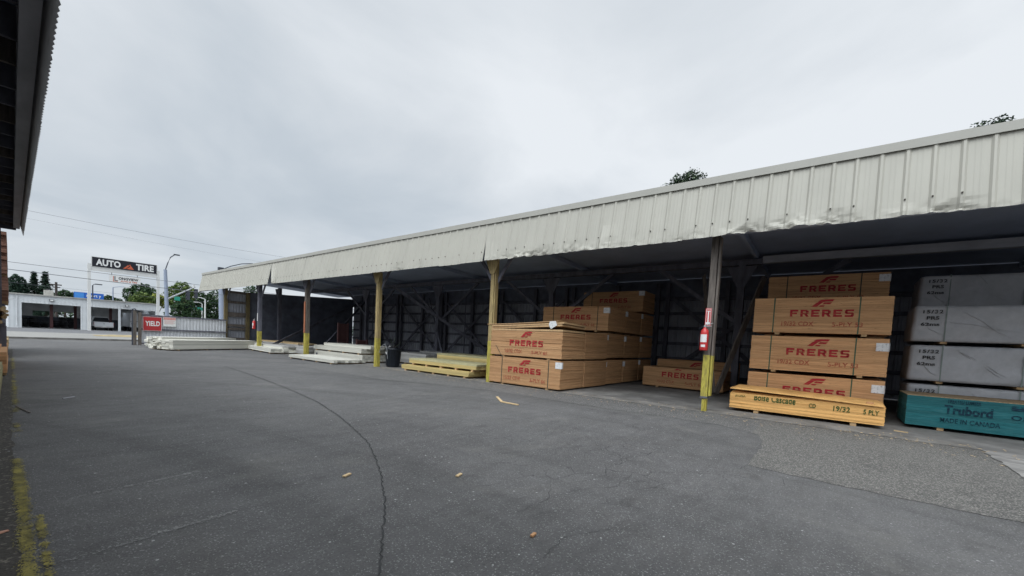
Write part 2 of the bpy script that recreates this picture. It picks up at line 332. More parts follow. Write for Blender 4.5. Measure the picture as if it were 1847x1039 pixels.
M['leaf_dk'] = leafmat('dark_conifer_needles', [(.012,.026,.020), (.022,.045,.030), (.04,.068,.042)])
M['leaf_md'] = leafmat('dark_green_leaves', [(.018,.040,.020), (.035,.070,.030), (.065,.105,.042)])
M['leaf_lt'] = leafmat('light_green_leaves', [(.055,.095,.028), (.10,.15,.042), (.17,.21,.06)])
M['leaf_yl'] = leafmat('yellow_green_leaves', [(.12,.15,.03), (.20,.23,.045), (.29,.29,.06)])
M['leaf_near'] = leafmat('maple_leaves', [(.045,.065,.055), (.08,.11,.075), (.13,.17,.095)])

# ------------------------------------------------------------------ lettering
_tc = {}
def text_mesh(s, bold=0., space=1.):
    k = (s, bold, space)
    if k not in _tc:
        cu = bpy.data.curves.new('lettering', 'FONT'); cu.body = s; cu.size = 1; cu.offset = bold; cu.space_character = space; cu.resolution_u = 3
        ob = bpy.data.objects.new('lettering', cu); COL.objects.link(ob)
        dg = bpy.context.evaluated_depsgraph_get(); dg.update()
        me = bpy.data.meshes.new_from_object(ob.evaluated_get(dg))
        vs = [tuple(v.co) for v in me.vertices]; fs = [tuple(p.vertices) for p in me.polygons]
        bpy.data.objects.remove(ob); bpy.data.curves.remove(cu); bpy.data.meshes.remove(me)
        xs = [v[0] for v in vs]; ys = [v[1] for v in vs]
        _tc[k] = (vs, fs, min(xs), max(xs), min(ys), max(ys))
    return _tc[k]
def letters(mb, s, o, u, w, width, height, mi=0, bold=.02, space=1.05, clip=None, n=None):
    """text fitted into width x height, its lower left corner at o, reading along u, up along w"""
    vs, fs, x0, x1, y0, y1 = text_mesh(s, bold, space); o = Vector(o); u = Vector(u); w = Vector(w)
    out = []
    for v in vs:
        a = (v[0]-x0)/(x1-x0)*width; b = (v[1]-y0)/(y1-y0)*height
        if clip is not None: b = min(max(b, clip[0]), clip[1])
        out.append(o+u*a+w*b)
    mb.add(out, fs, mi)
BL = {'F': [(0,0,.3,1),(.3,.74,1,1),(.3,.36,.86,.6)],
      'R': [(0,0,.3,1),(.3,.76,.82,1),(.66,.42,.98,.86),(.3,.36,.82,.56)],
      'E': [(0,0,.3,1),(.3,.76,1,1),(.3,.39,.88,.61),(.3,0,1,.24)],
      'S': [(.08,.78,.98,1),(0,.52,.3,.88),(.1,.40,.9,.62),(.7,.12,1,.5),(.02,0,.92,.22)]}
def block_word(mb, s, o, u, w, width, height, mi=0, clip=None):
    """broad stencil capitals"""
    o = Vector(o); u = Vector(u); w = Vector(w); n = len(s); cw = width/(n+(n-1)*.28)
    def q(pts): 
        if clip is not None: pts = [(a, min(max(b, clip[0]), clip[1])) for a, b in pts]
        mb.add([o+u*a+w*b for a, b in pts], [tuple(range(len(pts)))], mi)
    for i, c in enumerate(s):
        bx = i*cw*1.28
        for a, b, c2, d in BL[c]: q([(bx+a*cw, b*height), (bx+c2*cw, b*height), (bx+c2*cw, d*height), (bx+a*cw, d*height)])
        if c == 'R': q([(bx+.46*cw, .37*height), (bx+.72*cw, 0), (bx+1.03*cw, 0), (bx+.80*cw, .40*height)])
def winged_f(mb, o, u, w, width, height, mi=0, clip=None):
    o = Vector(o); u = Vector(u); w = Vector(w)
    polys = [[(0,0),(.26,0),(.50,.55),(.66,.70),(.34,.70),(.22,.52)],
             [(.28,.72),(.96,.72),(1.05,1.0),(.62,1.0),(.42,.93)],
             [(.50,.33),(.86,.33),(.95,.58),(.60,.58)],
             [(.36,0),(.58,0),(.64,.18),(.42,.18)]]
    for pl in polys:
        pts = [(a*width, b*height) for a, b in pl]
        if clip is not None: pts = [(a, min(max(b, clip[0]), clip[1])) for a, b in pts]
        mb.add([o+u*a+w*b for a, b in pts], [tuple(range(len(pts)))], mi)

U, W = Vector((0,-1,0)), Vector((0,0,1))     # reading direction and up on a face that looks to -x
US = Vector((1,0,0))                          # reading direction on a face that looks to -y

# ------------------------------------------------------------------ ground
def structure(mb, name, mats, loc=(0,0,0)):
    return tag(mb.build(name, mats, loc=loc), kind='structure')
g = MB(); 
xs = [-400,-60,-10,0,10,20,60,400]; ys = [-60,-10,0,10,20,34,36,60]
vs = [(-400,-80,0),(420,-80,0),(420,35.2,0),(-400,35.2,0)]; g.add(vs, [(0,1,2,3)])
structure(g, 'yard_ground', M['asphalt'])
g = MB(); g.add([(-400,35.2,0),(420,35.2,0),(420,600,0),(-400,600,0)], [(0,1,2,3)]); structure(g, 'ground', M['apron'])

def jag(pts, amp, step, seed):
    rnd = random.Random(seed); out = []
    for (a, b) in zip(pts[:-1], pts[1:]):
        a = Vector((*a, 0)); b = Vector((*b, 0)); L = (b-a).length; n = max(1, int(L/step)); t = (b-a).normalized(); nn = Vector((-t.y, t.x, 0))
        for i in range(n):
            p = a.lerp(b, i/n)+nn*rnd.uniform(-amp, amp); out.append((p.x, p.y))
    out.append(pts[-1]); return out
# old coarse asphalt beside the slab, with the wide bay at the near end
edge = [(6.75,15.6),(6.67,12.2),(6.9,9.6),(7.55,8.2),(7.74,6.8),(7.78,4.8),(7.73,3.45),(7.8,2.37),(7.82,1.45),(7.45,.82),(6.75,.67),(5.3,.66),(5.22,-.1),(5.2,-1.3),(5.2,-9)]
ej = jag(edge, .022, .12, 3)
g = MB(); i_split = min(range(len(ej)), key=lambda i: abs(ej[i][1]-.9)+abs(ej[i][0]-7.5))
far = ej[:i_split+1]
for a, b in zip(far[:-1], far[1:]): g.add([(a[0],a[1],.004),(9.3,a[1],.004),(9.3,b[1],.004),(b[0],b[1],.004)], [(0,1,2,3)], 1)
near = ej[i_split:]
ring = [far[-1]]+[p for p in near if p[1] > -9]+[(5.2,-9),(9.3,-9),(9.3,far[-1][1])]
g.add([(x,y,.004) for x, y in ring], [tuple(range(len(ring)))], 0)
structure(g, 'old_asphalt_pavement', [M['rough'], M['roughd']])
# shed slab with a worn front edge
fe = jag([(9.16,31.2),(9.1,20),(9.05,8.1),(9.12,2.8),(9.2,1.2),(9.14,-.9),(9.13,-1.86)], .03, .25, 5)
g = MB()
for a, b in zip(fe[:-1], fe[1:]):
    g.add([(a[0],a[1],.009),(a[0]+.5,a[1],.009),(b[0]+.5,b[1],.009),(b[0],b[1],.009)], [(0,1,2,3)], 1)
    g.add([(a[0]+.5,a[1],.009),(18,a[1],.009),(18,b[1],.009),(b[0]+.5,b[1],.009)], [(0,1,2,3)], 0)
g.add([(9.13,-1.86,.009),(18,-1.86,.009),(18,-9,.009),(9.13,-9,.009)], [(0,1,2,3)], 0)
structure(g, 'shed_floor_slab', [M['slab'], M['curb']])
g = MB(); rag = jag([(9.13,-1.86),(7.17,-1.84),(4.6,-1.9)], .03, .15, 8)
g.add([(x,y,.013) for x, y in rag]+[(4.6,-9,.013),(9.13,-9,.013)], [tuple(range(len(rag)+2))]); structure(g, 'concrete_ramp', M['apronc'])
# grimy strip under the left eave
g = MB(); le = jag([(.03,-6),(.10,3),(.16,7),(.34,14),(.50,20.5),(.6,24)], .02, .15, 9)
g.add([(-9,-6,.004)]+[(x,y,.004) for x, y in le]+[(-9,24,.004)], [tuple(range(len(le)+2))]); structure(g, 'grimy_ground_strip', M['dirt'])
# worn yellow line (a second stroke beside it close to the camera)
def ribbon(mb, pts, w, z, amp, step, seed, mi=0):
    rnd = random.Random(seed); P = jag(pts, amp, step, seed); prev = None
    for i, p in enumerate(P):
        q = P[min(i+1, len(P)-1)]; o = P[max(i-1, 0)]; t = Vector((q[0]-o[0], q[1]-o[1], 0)).normalized(); n = Vector((-t.y, t.x, 0))
        ww = (w if not callable(w) else w(i/len(P)))*rnd.uniform(.55, 1.3)/2
        a = (p[0]+n.x*ww, p[1]+n.y*ww, z); b = (p[0]-n.x*ww, p[1]-n.y*ww, z)
        if prev: mb.add([prev[0], prev[1], b, a], [(0,1,2,3)], mi)
        prev = (a, b)
g = MB(); rnd = random.Random(17)
def f_end(t, n): return min(t, n-t)/n
def flakes(pts, w, n, dens):
    for k in range(n):
        t = rnd.random()*(len(pts)-1); a = pts[int(t)]; b = pts[int(t)+1]; f = t-int(t); x = a[0]+(b[0]-a[0])*f; y = a[1]+(b[1]-a[1])*f
        if .6*noise.noise(Vector((x*9, y*2.4, 5.)))+.35*noise.noise(Vector((x*40, y*14., 1.)))+rnd.gauss(0,.13) < dens+.35*(1-min(1, 6*f_end(t, len(pts)-1))): continue
        x += max(-2.2, min(2.2, rnd.gauss(0,.62)))*w/2+.006*noise.noise(Vector((y*5, 0, 2))); sx_ = rnd.uniform(.0018,.0065); sy_ = rnd.uniform(.0014,.0045)*(1+y*.16); z = rnd.uniform(.0055,.0115)
        g.add([(x-sx_,y-sy_*.5,z),(x+sx_*.3,y-sy_,z+.0003),(x+sx_,y+sy_*.4,z+.0002),(x-sx_*.2,y+sy_,z+.0004)], [(0,1,2,3)])
flakes([(.075,1.2),(.13,3.6),(.155,5.6)], .048, 13000, -.10); flakes([(.155,1.2),(.185,3.2),(.195,3.9)], .030, 5000, -.04)
flakes([(.18,6.4),(.21,7.6)], .05, 1500, .02); flakes([(.22,8.0),(.33,13),(.5,20.5)], .055, 9000, .0)
structure(g, 'yellow_line', M['yline'])
# long curved joint in the paving, finer cracks, pale scuffs
g = MB(); crk = [(4.6,15),(4.43,12.94),(4.13,10.36),(3.89,8.69),(3.65,7.27),(3.28,5.84),(2.97,4.87),(2.71,4.15),(2.41,3.54),(2.16,3.09),(1.88,2.64),(1.6,2.25),(1.39,1.97),(1.2,1.72),(.8,1.3)]
ribbon(g, crk, lambda t: .022 if t < .35 else (.015 if t < .7 else .0105), .006, .011, .035, 21)
for k, pts in enumerate([[(5.5,.62),(4.9,.75),(4.4,1.15),(4.0,1.5)], [(4.9,2.2),(4.3,2.5),(3.9,2.4),(3.3,2.9)], [(4.35,1.4),(4.5,2.0),(5.2,2.7)], [(2.35,1.75),(2.8,1.72),(3.1,1.9)],
                        [(4.0,1.5),(3.5,1.45),(3.1,1.7)], [(4.6,1.9),(4.2,1.7),(4.0,2.1),(3.6,2.1)], [(5.2,-.05),(5.0,.3),(4.75,.28)], [(4.5,2.9),(5.4,3.2),(6.2,3.0)], [(2.7,1.1),(2.3,1.3),(2.0,1.25)]]):
    ribbon(g, pts, .0032, .006, .016, .04, 30+k)
structure(g, 'asphalt_cracks', M['crack'])
g = MB(); rnd = random.Random(4)
for (a, b, n) in (((.36,4.15),(1.12,4.24),210), ((.26,3.07),(1.05,3.15),210), ((.25,5.1),(1.2,5.3),40), ((.3,4.0),(1.3,4.2),60)):
    for k in range(n):
        t = rnd.random()**.8; x = a[0]+(b[0]-a[0])*t; y = a[1]+(b[1]-a[1])*t+rnd.gauss(0,.011); s_ = rnd.uniform(.0014,.0048)
        zj = rnd.uniform(.0045,.009); g.add([(x-s_*2,y-s_*.6,zj),(x+s_*2,y-s_*.5,zj),(x+s_*2,y+s_*.6,zj+.0004),(x-s_*2,y+s_*.5,zj+.0003)], [(0,1,2,3)])
structure(g, 'pale_scuff_marks', M['chalk'])
# street, verge
g = MB(); g.add([(-200,36.2,.006),(300,36.2,.006),(300,51,.006),(-200,51,.006)], [(0,1,2,3)]); structure(g, 'street', M['street'])
g = MB(); g.box(-200,300,35.2,35.75,0,.10); g.box(-200,300,35.75,36.2,0,.03); structure(g, 'street_kerb', M['curb'])
g = MB(); v_ = jag([(5.2,44.2),(7.2,43.2),(12,44.5),(16,48)], .3, .5, 3)+jag([(16,50.5),(10,50.8),(6.6,49.5),(5.2,46.5)], .3, .5, 6)
g.add([(x,y,.02) for x, y in v_], [tuple(range(len(v_)))]); structure(g, 'dry_verge', M['drygrass'])

# ------------------------------------------------------------------ the long open shed on the right
shed = thing('open_shed', 'long open lumber shed with cream ribbed metal fascia and timber posts', 'shed', (13.5, 13, 0))
SO = (13.5, 13, 0)
def part(mb, name, mats, parent=shed, off=SO): return mb.build(name, mats, parent, off=off)
Y0, Y1 = -8.5, 33.7
def roofz(x): return 4.56-.036*(x-9.0)
# roof sheet
m = MB(); m.add([(9.0,Y0,roofz(9)),(18.6,Y0,roofz(18.6)),(18.6,Y1,roofz(18.6)),(9.0,Y1,roofz(9)),(9.0,Y0,roofz(9)+.04),(18.6,Y0,roofz(18.6)+.04),(18.6,Y1,roofz(18.6)+.04),(9.0,Y1,roofz(9)+.04)],
     [(3,2,1,0),(4,5,6,7),(0,1,5,4),(1,2,6,5),(2,3,7,6),(3,0,4,7)])
roof = part(m, 'roof', M['roofun'])
POSTY = [2.05, 8.06, 13.88, 19.6, 25.05, 30.3]
for y in [-4.0]+POSTY:
    m = MB(); m.bar((9.15,y,roofz(9.15)-.085),(17.9,y,roofz(17.9)-.085),.09,.16); part(m, 'rafter', M['roofun'], roof)
# cap flashing over the fascia
m = MB(); prof = [(8.955,4.605),(8.925,4.60),(8.925,4.735),(9.02,4.765),(9.6,4.66),(9.6,4.645),(9.02,4.75),(8.94,4.725)]
for a, b in ((Y0, 6.0), (6.0, 12.2), (12.2, 18.4), (18.4, 24.6), (24.6, Y1)):
    j = random.uniform(-.004,.004); m.prism([(x, z+j) for x, z in prof], (0,a,0), (1,0,0), (0,0,1), (0,b-a-.003,0))
part(m, 'cap_flashing', M['cap'])
# fascia panels
FB, FT = 3.50, 4.63
def fx(z): return 8.76+.215*(z-FB)/(FT-FB)
dents = [(-1.2,.30,.10),(-.85,.25,-.06),(.2,.35,.09),(.55,.3,-.10),(.95,.25,.08),(1.45,.22,.12),(1.65,.2,-.07),(2.6,.3,.04),(4.3,.25,.05),(4.75,.3,-.05),(5.2,.3,.07),(5.55,.2,-.04),(5.9,.3,.06),(6.4,.4,.10),(6.8,.3,-.07),(7.2,.3,.06),(12.0,.3,.07),(10.9,.15,.04),(16.8,.2,.05),(22.0,.25,.06)]
random.seed(21)
PW = .915; ribs = [(0,0),(.125,0),(.150,.032),(.175,.032),(.200,0)]
def profile():
    P = []
    for k in range(3):
        b = k*.305; P += [(b,0),(b+.050,0),(b+.062,.003),(b+.078,.003),(b+.090,0),(b+.110,0),(b+.122,.003),(b+.138,.003),(b+.150,0),(b+.208,0),(b+.236,.026),(b+.264,.026),(b+.292,0)]
    P.append((PW,0)); return P
PR = profile()
zsF = [0,.03,.06,.1,.16,.25,.45,.7,1.0]; zsN = [0,.03,.065,.10,.14,.19,.25,.32,.5,.75,1.0]
def densify(P, n):
    out = []
    for (a, b) in zip(P[:-1], P[1:]):
        k = max(1, int((b[0]-a[0])/n)); out += [(a[0]+(b[0]-a[0])*q/k, a[1]+(b[1]-a[1])*q/k) for q in range(k)]
    return out+[P[-1]]
n_pan = int((Y1-Y0)/PW)
for i in range(n_pan+1):
    ya = Y1-(i+1)*PW; yb = Y1-i*PW; near_ = -3.5 < ya < 8.5
    m = MB(); jx = random.uniform(-.0025,.0025); jb = random.uniform(-.012,.012)*(1 if ya < 14 else .6); grid = []
    zs = zsN if near_ else zsF; PP_ = densify(PR, .045) if near_ else PR
    for t in zs:
        z = FB+jb*(1-t)+(FT-FB)*t; row = []
        for (py, px) in PP_:
            y = yb-py; x = fx(z)-px-jx
            # torn seam near the far end, a smaller one above the second post, a bent flap further right
            if abs(yb-22.35) < .46:
                k = max(0, 1-t*1.25); y -= k*.60*(1-py/PW); x -= .07*k*(1-py/PW)
            if abs(yb-8.2) < .46:
                k = max(0, .55-t)/.55; y -= k*.10*(1-py/PW); x -= .03*k*(1-py/PW)
            if abs(yb-4.0) < .46:
                k = max(0, .5-t)/.5; x -= .07*k*(1-py/PW)**3
            wob = .005*noise.noise(Vector((y*1.7, z*2., 3.1))); dd = 0; up = 0
            for (dy, dw, da) in dents:
                q = (y-dy)/dw
                if abs(q) < 2.2:
                    hgt = .30*(.75+.5*noise.noise(Vector((y*3.1, dy, 0)))); e = math.exp(-q*q)*max(0, 1-(t*1.13)/hgt)
                    rg = 1-abs(noise.noise(Vector((y*5.3+z*2, z*6-y*2, dy*3))))*2.2
                    dd += .55*da*e*(.5+1.0*rg); up += abs(da)*.38*math.exp(-q*q)*(.4+1.2*max(0, noise.noise(Vector((y*7, 2., dy)))))
            if t < .3 and -3 < y < 8.2:
                cr_ = abs(noise.noise(Vector((y*4.2, z*5, 11.)))); dd += (.030*(cr_-.2)+.010*noise.noise(Vector((y*13, z*14, 0))))*(1-t/.3)*(.5+noise.noise(Vector((y*.9, 0, 3.)))); up += .018*max(0, noise.noise(Vector((y*6, 1, 7))))*(1-t/.3)
            row.append((x+dd+wob, y, z+up*max(0, 1-t/.16)))
        grid.append(row)
    nr = len(PP_); vs = [p for r_ in grid for p in r_]; fs = []
    for a in range(len(zs)-1):
        for b in range(nr-1): fs.append((a*nr+b, a*nr+b+1, (a+1)*nr+b+1, (a+1)*nr+b))
    m.add(vs, fs)
    for k in range(3):
        if random.random() < .75:
            y = yb-(k*.305+.25); zc = FB+.27; xx = fx(zc)-.036-jx; m.box(xx-.012, xx+.006, y-.010, y+.010, zc-.010, zc+.010, 1)
    part(m, 'fascia_panel', [M['cream'], M['hole']])
m = MB(); m.prism([(8.80,3.47),(9.02,4.60),(9.9,4.5),(9.9,3.75),(9.3,3.6)], (0,Y1-.05,0), (1,0,0), (0,0,1), (0,.03,0)); part(m, 'gable_trim', M['timber'])
# header beam behind the fascia
m = MB(); m.box(9.22,9.40,Y0,30.5,3.66,4.40); part(m, 'header_beam', M['roofun'])
# front posts
pcols = [('postyel','postw',1.19), ('postyel','posttan',1.24), ('postyel','posttan',1.12), ('postyel','postw',1.15), ('postyel','timber',1.1), ('postolive','postolive',1.1)]
for i, y in enumerate(POSTY):
    lo, up, zc = pcols[i]; m = MB(); w = .085 if i < 3 else .10
    a = .065
    if i == 0:
        m.box(9.3-w,9.3+w,y-a,y+a,.30,zc,0); m.box(9.3-w*.6,9.3+w*.6,y-a*.8,y+a*.5,0.01,.31,0); m.box(9.3-w-.02,9.3-w*.5,y-a*.4,y+a*.4,.02,.26,0); m.box(9.3-w-.006,9.3+w,y-a-.006,y+a+.006,.285,.325,2)
    else: m.box(9.3-w,9.3+w,y-a,y+a,.005,zc,0)
    m.box(9.3-w*.96,9.3+w*.96,y-a*.97,y+a*.97,zc,3.95,1)
    # plank scabbed on the side facing the camera
    m.box(9.3-w*.8,9.3+w*.8,y-a-.05,y-a-.014,.02 if i else .34,zc-.01,0); m.box(9.3-w*.78,9.3+w*.78,y-a-.05,y-a-.014,zc-.01,3.6,1)
    if i == 3: m.box(9.3-w-.02,9.3-w,y-a,y+a,zc,2.62,3)
    if i == 4: m.box(9.3-w-.012,9.3-w,y-a*.6,y+a*.6,1.65,2.08,4)
    p_ = part(m, 'post', [M[lo], M[up], M['timber'], M['postred'], M['polewhite']])
    gm = M['posttan'] if i in (1,2) else M['timber']
    if i == 0: continue
    m = MB(); m.prism([(-.08,3.22),(.08,3.22),(.25,3.60),(.25,3.72),(-.25,3.72),(-.25,3.60)], (9.3-w-.022,y,0), (0,1,0), (0,0,1), (.02,0,0))
    part(m, 'gusset', gm, p_)
    m = MB(); m.bar((9.36,y-.05,2.95),(9.36,y-.62,3.74),.05,.10); m.bar((9.36,y+.05,2.95),(9.36,y+.62,3.74),.05,.10); part(m, 'knee_brace', M['timber'], p_)
# middle posts with gussets and long braces
for k, (x, y) in enumerate(((14.6,2.4),(14.6,9.4),(14.6,16.4),(14.6,23.0),(12.2,29.6))):
    m = MB(); m.box(x-.1,x+.1,y-.1,y+.1,0.005,4.0); m.prism([(-.1,3.3),(.1,3.3),(.42,3.95),(-.42,3.95)], (x-.125,y,0), (0,1,0), (0,0,1), (.02,0,0))
    part(m, 'middle_post', M['timber'])
    if x > 13:
        m = MB(); m.bar((x+.16,y+.05,2.2),(x+.16,y+2.6,4.02),.05,.13); m.bar((x+.16,y-.05,2.2),(x+.16,y-2.6,4.02),.05,.13); part(m, 'brace', M['timber'])
for (p, q) in (((9.6,25.0,.15),(17.6,28.6,3.6)), ((9.7,19.4,.15),(17.4,27.5,3.7)), ((12.5,13.5,.1),(17,20,3.6)), ((16.2,13.2,.2),(12.6,17.6,3.7))):
    m = MB(); m.bar(p, q, .05, .14); part(m, 'brace', M['timber'])
for (p, q) in (((12.6,2.55,.1),(13.7,3.3,3.6)), ((12.65,2.5,.1),(13.9,1.7,3.5))):
    m = MB(); m.bar(p, q, .05, .16); part(m, 'leaning_brace', M['postw'])
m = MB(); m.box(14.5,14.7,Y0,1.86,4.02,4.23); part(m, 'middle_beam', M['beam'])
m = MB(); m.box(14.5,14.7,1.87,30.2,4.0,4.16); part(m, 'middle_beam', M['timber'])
# back wall
def corrugated(m, p, u, w, width, height, pitch=.21, depth=.028, mi=0, nrm=None):
    p = Vector(p); u = Vector(u); w = Vector(w); nrm = Vector(nrm); n = int(width/pitch); P = []
    for k in range(n):
        b = k*pitch; P += [(b,0),(b+pitch*.45,0),(b+pitch*.55,depth),(b+pitch*.85,depth),(b+pitch*.95,0)]
    P.append((width,0)); vs = [p+u*a+nrm*d for a, d in P]+[p+u*a+nrm*d+w*height for a, d in P]; N = len(P)
    m.add(vs, [(i, i+1, i+1+N, i+N) for i in range(N-1)], mi)
BX = 18.0
m = MB(); corrugated(m, (BX+.06,-8.5,.02), (0,1,0), (0,0,1), 38.8, 4.16, nrm=(-1,0,0)); part(m, 'back_wall', M['galvd'])
for z in (.18,.82,1.46,2.10,2.72,3.32):
    m = MB(); m.box(BX-.045,BX+.025,-8.4,30.2,z,z+.13); part(m, 'girt', M['timber'])
m = MB(); m.box(BX-.08,BX+.02,-8.4,30.2,3.46,4.2); part(m, 'wall_top_band', M['darkwall'])  # dark band along the top of the back wall
for k in range(13):
    y = 1.1+k*2.28; 
    if y > 30: break
    for dy in ((0,) if k % 2 else (0,.42)):
        m = MB(); m.box(BX-.22,BX-.05,y+dy-.08,y+dy+.08,.01,4.05); part(m, 'wall_post', M['timber'])
    if k % 2 == 0 and k < 12:
        m = MB(); m.bar((BX-.26,y+.5,.25),(BX-.26,y+4.4,3.45),.04,.14); m.bar((BX-.30,y+4.4,.25),(BX-.30,y+.5,3.45),.04,.14); part(m, 'cross_brace', M['timber'])
for (x, y) in ((17.4,17.2),(16.6,25.4)):
    m = MB(); m.tube([(x,y,.3),(x,y,4.0)],.028,8); part(m, 'conduit_pipe', M['timber'])
# end wall at the far end, open above
EY = 30.34
m = MB(); corrugated(m, (9.42,EY,.15), (1,0,0), (0,0,1), 1.1, 3.34, pitch=.16, nrm=(0,-1,0)); part(m, 'end_wall_sheet', M['galvd'])
for z in (.42,1.05,1.28,1.9,2.75,3.38): 
    m = MB(); m.box(9.40,10.46,EY-.11,EY-.04,z,z+(.15 if z != 1.9 else .28)); part(m, 'end_girt', M['postw'])
m = MB(); m.box(10.42,10.62,EY-.16,EY+.02,.01,3.52); part(m, 'end_post', M['postolive'])
m = MB(); m.prism([(10.62,.01),(18.0,.01),(18.0,3.92),(15.2,3.78),(10.62,3.54)], (0,EY-.03,0), (1,0,0), (0,0,1), (0,.06,0)); part(m, 'end_wall_painted_shade', M['darkwall'])  # same wall as the lit sheet; shade is put into its dark colour
m = MB(); corrugated(m, (9.4,-8.5,.02), (1,0,0), (0,0,1), 8.6, 4.2, nrm=(0,1,0)); part(m, 'near_end_wall', M['galvd'])
# two maroon racks standing inside
for (x, y, h, lab) in ((11.3,19.9,1.75,'tall narrow maroon steel rack post in the dark third bay'), (10.9,17.5,.98,'short maroon steel rack end behind the white board packs')):
    m = MB(); m.box(x-.3,x-.22,y-.04,y+.04,0.01,h); m.box(x+.22,x+.3,y-.04,y+.04,0.01,h)
    for q in range(5): m.box(x-.22,x+.22,y-.02,y+.02,.15+q*(h-.25)/4,.21+q*(h-.25)/4)
    m.box(x-.35,x+.35,y-.15,y+.15,0.01,.05); m.box(x-.21,x+.21,y+.021,y+.03,.2,h-.1)
    solo(m, 'steel_rack', M['maroon'], lab, 'rack', (x,y,0.009))

# ------------------------------------------------------------------ plywood bundles
def strap_part(root, y, d, h, z0, mt, zt=0.):
    m = MB(); t = .004
    x0, x1 = -d/2-t, d/2+t
    m.box(x0-.002,x0+t,y-.011,y+.011,z0-.002,h+t+.002); m.box(x1-t,x1+.002,y-.011,y+.011,z0-.002,h+t+.002); m.box(x0,x1,y-.011,y+.011,h-.001,h+t); m.build('strap', mt, root)
def bundle(label, cat, x, yc, z, h, text=None, w=2.44, d=1.22, mats=None, straps=(-.75,.62), paper=None, run=.05, group=None, rz=0, sheets=34, jit=.0035, smat='strap', name='plywood_bundle'):
    """x is the front face; z the level the runners stand on"""
    root = thing(name, label, cat, (x+d/2, yc, z), rz, group)
    rnd = random.Random(hash((round(x*100), round(yc*100), round(z*100))) & 0xffff); mats = mats or [M['ply'], M['plyface']]
    m = MB(); zz = run; cuts = [run+(h-run)*k/sheets for k in range(sheets+1)]
    for k in range(sheets):
        jx, jy = rnd.uniform(-jit,jit), rnd.uniform(-jit,jit)*1.6
        if rnd.random() < .06: jx -= rnd.uniform(.0,.003); jy += rnd.choice((-1,1))*rnd.uniform(.003,.009)
        m.box(-d/2+jx,d/2+jx,-w/2+jy,w/2+jy,cuts[k]+(rnd.choice((.0008,.0008,.001,.001,.0028)) if k else 0),cuts[k+1])
    m.build('sheets', mats[0], root)
    for y in (-w*.33, w*.30):
        m = MB(); m.box(-d/2+.02,d/2-.02,y-.045,y+.045,0.001,run-.001); m.build('runner', M['runner'], root)
    for y in straps: strap_part(root, y, d, h, run, M[smat])
    if text:
        text(root, -d/2-.0105, w, h, run)
    if paper:
        m = MB(); y, zc, s_ = paper; m.box(-d/2-.011,-d/2-.006,y-s_/2,y+s_/2,zc-s_*.42,zc+s_*.42)
        if y-s_/2 < -w/2-.001 or y < -w/2+s_*.7: m.box(-d/2-.006,-d/2+.10,-w/2-.012,-w/2-.007,zc-s_*.42,zc+s_*.42)
        m.build('paper_tag', M['paper'], root)
    return root
def st_emblem(root, *a, mt='red', **k):
    m = MB(); winged_f(m, *a, **k); m.build('emblem', M[mt], root)
def st_word(root, *a, mt='red', **k):
    m = MB(); block_word(m, *a, **k); m.build('stencil_word', M[mt], root)
def st_text(root, *a, mt='redthin', **k):
    m = MB(); letters(m, *a, **k); m.build('stencil_text', M[mt], root)
def freres(bottom, right):
    def f(root, x, w, h, run):
        st_emblem(root, (x,.13,h-.20), U, W, .38, .155); st_word(root, 'FRERES', (x,.51,h-.42), U, W, 1.12, .155)
        if h-run > .6:
            st_text(root, bottom, (x,.66,h-.63), U, W, .60, .105, bold=.025); st_text(root, right, (x,-.26,h-.635), U, W, .51, .10, bold=.025)
    return f
T15 = freres('15/32 CDX', '5-PLY 66'); T19 = freres('19/32 CDX', '5-PLY 53')
G1 = 'plywood bundles in the shed'
H = .81
# A: front stack by the second post
ya = 6.75
bundle('bottom plywood bundle of the front stack, red lettering, two dark straps and white tag', 'plywood bundle', 9.18, ya, .009, .80, T15, straps=(-.85,.75), paper=(-1.16,.68,.20), group=G1)
def txt_a2(root, x, w, h, run):
    st_emblem(root, (x,.13,.58), U, W, .38, .16); st_word(root, 'FRERES', (x,.51,.335), U, W, 1.14, .165)
    st_text(root, '15/32 CDX', (x,.66,.13), U, W, .60, .105, bold=.025); st_text(root, '5-PLY 66', (x,-.26,.125), U, W, .52, .10, bold=.02)
bundle('upper plywood bundle of the front stack, strapless, under loose tilted sheets', 'plywood bundle', 9.19, ya, .812, .75, txt_a2, straps=(), group=G1, jit=.007, sheets=14)
m = MB(); m.tube([(9.165,7.50,.80),(9.16,7.75,1.13)],.006,6); m.tube([(9.165,7.50,.80),(9.172,7.50,.86)],.006,6)
solo(m, 'cut_strap', M['strap'], 'loose end of cut strap sticking out of the front plywood stack', 'strap', (9.165,7.5,.8))
# loose sheets on top, each a thing of its own, lifted toward the right rear corner
def loose_sheet(label, xc, yc, z, dz_r, dz_b, rz, t=.016, w=2.44, d=1.22, mats=None, curl=0., logo=False):
    m = MB(); n = 10; top = []; bot = []
    for i in range(n+1):
        for j in range(5):
            y = w/2-w*i/n; x = -d/2+d*j/4; zz = dz_r*(i/n)**1.3+dz_b*(j/4)-curl*max(0, j/4-.7)*3*(i/n)
            top.append((x,y,zz+t)); bot.append((x,y,zz))
    N = 5; fs = []; off = len(top)
    for i in range(n):
        for j in range(4):
            a = i*N+j; fs.append((a,a+N,a+N+1,a+1)); fs.append((off+a,off+a+1,off+a+N+1,off+a+N))
    for i in range(n):
        a = i*N; fs.append((a,off+a,off+a+N,a+N)); a = i*N+4; fs.append((a,a+N,off+a+N,off+a))
    for j in range(4): fs.append((j,j+1,off+j+1,off+j)); a = n*N+j; fs.append((a,off+a,off+a+1,a+1))
    m.add(top+bot, fs)
    o = m.build('plywood_sheet', mats or M['plyface']); o.location = (xc,yc,z); o.rotation_euler = (0,0,rz)
    return tag(o, label, 'plywood sheet', 'loose plywood sheets')
zt = .812+.75
